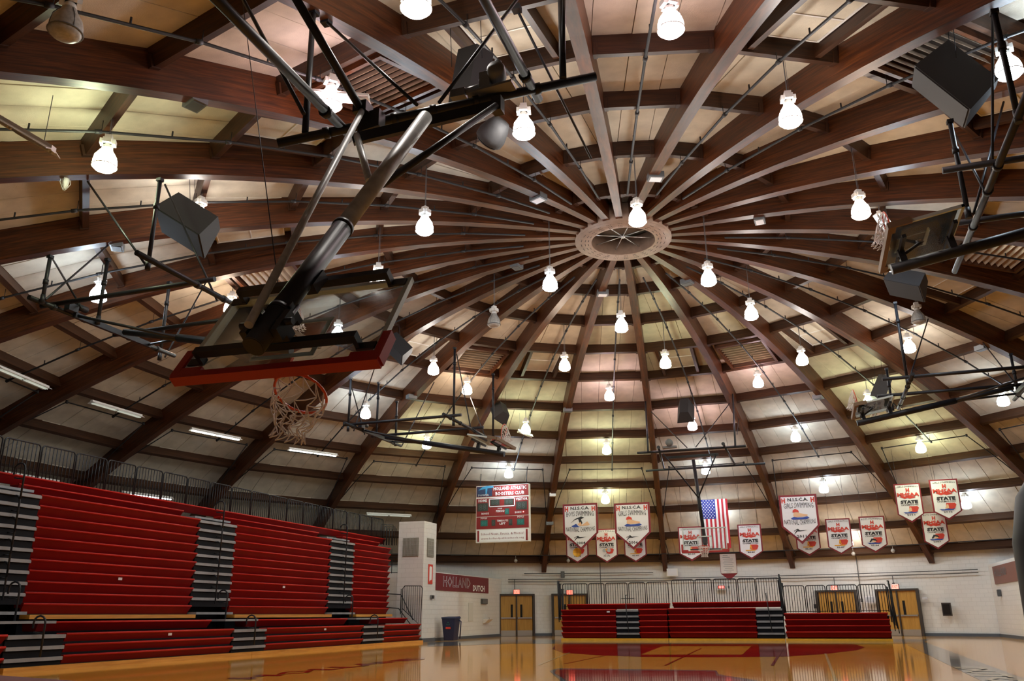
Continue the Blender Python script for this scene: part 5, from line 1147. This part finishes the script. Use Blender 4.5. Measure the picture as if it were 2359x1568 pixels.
for p,w_,h_,m1,m2,lab,cat,nm in (((10.599,24.506,1.261),.42,.62,FRAME,DARKGL,'recessed fire extinguisher cabinet on the right of the far wall','cabinet','extinguisher_cabinet'),
    ((-0.423,26.697,2.552),.42,.16,DARKPOST,LEDR,'small digital wall clock with red digits behind the tall railing','clock','wall_clock'),
    ((-0.019,26.700,2.545),.09,.14,GREYBOX,GREYBOX,'small dark thermostat beside the wall clock','thermostat','thermostat'),
    ((7.185,25.715,1.770),.45,.32,PAPER,PGRY,'white printed notice sheets between the right doors','paper','notice_sheet'),
    ((9.738,24.861,1.790),.24,.12,PAPER,PGRY,'small white notice right of the right double doors','paper','notice_sheet'),
    ((4.452,26.326,1.477),.11,.22,DARKPOST,DARKPOST,'small black wall phone left of the third double doors','phone','wall_phone'),
    ((-3.091,26.520,3.404),.62,.42,WHITEP,PAPER,'white equipment box at the foot of a rib high on the far wall','box','equipment_box'),
    ((-9.224,25.056,3.353),.22,.35,SPKG,GREYBOX,'grey electrical box above the second door','box','electrical_box'),
    ((-5.654,25.992,1.997),.9,.06,CHROME,GREYBOX,'thin metal folding bracket behind the far left railing','bracket','wall_bracket')):
    a=radians(azs(p)); n=V((-sin(a),-cos(a),0)); u=V((cos(a),-sin(a),0)); wallbox(nm,p,u,n,w_,h_,.10,m1,lab,cat,m2)
for p,lab in (((6.663,25.442,4.100),'white globe detector left under the pennants on the right'),((8.554,24.870,4.163),'white globe detector right under the pennants on the right'),((-11.601,23.603,4.116),'white globe detector under the scoreboard'),((-8.789,24.788,4.109),'white globe detector beside the basketball pennant')):
    p=V(p); m=MB(); m.lathe(p,[(0,-.11),(.06,-.09),(.11,0),(.06,.09),(0,.11)],14); m.tube([p,p+V((0,0,.45))],.01,5); one('globe_detector',m,OFFGLASS,lab,'detector',tuple(p))
# mural on the right alcove wall
t=thing('wall_mural','dark reddish wall banner on the right alcove wall','banner',(12.56,21,2.3)); m=MB(); m.box((12.56,15.5,2.35),(12.60,22.6,3.15)); part('banner_cloth',m,TAN,t); m=MB(); text_mb(m,'HOLLAND',V((12.55,20.9,2.85)),V((0,-1,0)),uz,2.6,.35); part('pale_lettering',m,GREYBOX,t)
wallbox('wall_bracket',(12.58,21.8,1.95),(0,1,0),(-1,0,0),.25,.3,.12,SPKG,'small grey device on the right alcove wall','device')
# out-of-focus things close to the camera
pc=V((5.011,-21.187,1.014))
t=thing('padded_post','dark rounded padded shape close to the camera at the right edge','post',(pc.x,pc.y,0))
m=MB(); m.lathe((pc.x,pc.y,0),[(0,0),(.155,0),(.165,.5),(.166,1.0),(.160,1.26),(.135,1.37),(.08,1.45),(0,1.48)],28); part('vinyl_pad',m,DARKPOST,t)
q0,q1=V((2.270,-21.777,0.977)),V((2.663,-21.402,0.926))
t=thing('pink_bench_pad','blurred dusty pink pad edge at the bottom left corner','pad',(q0.x,q0.y,0))
m=MB(); m.hexa([(q0.x-.3,q0.y-.6,0),(q1.x,q1.y-.6,0),(q1.x,q1.y,0),(q0.x-.3,q0.y,0),(q0.x-.3,q0.y-.6,q0.z+.0),(q1.x,q1.y-.6,q1.z-.02),(q1.x,q1.y,q1.z-.02),(q0.x-.3,q0.y,q0.z+.0)]); part('pad_body',m,MATPINK,t)
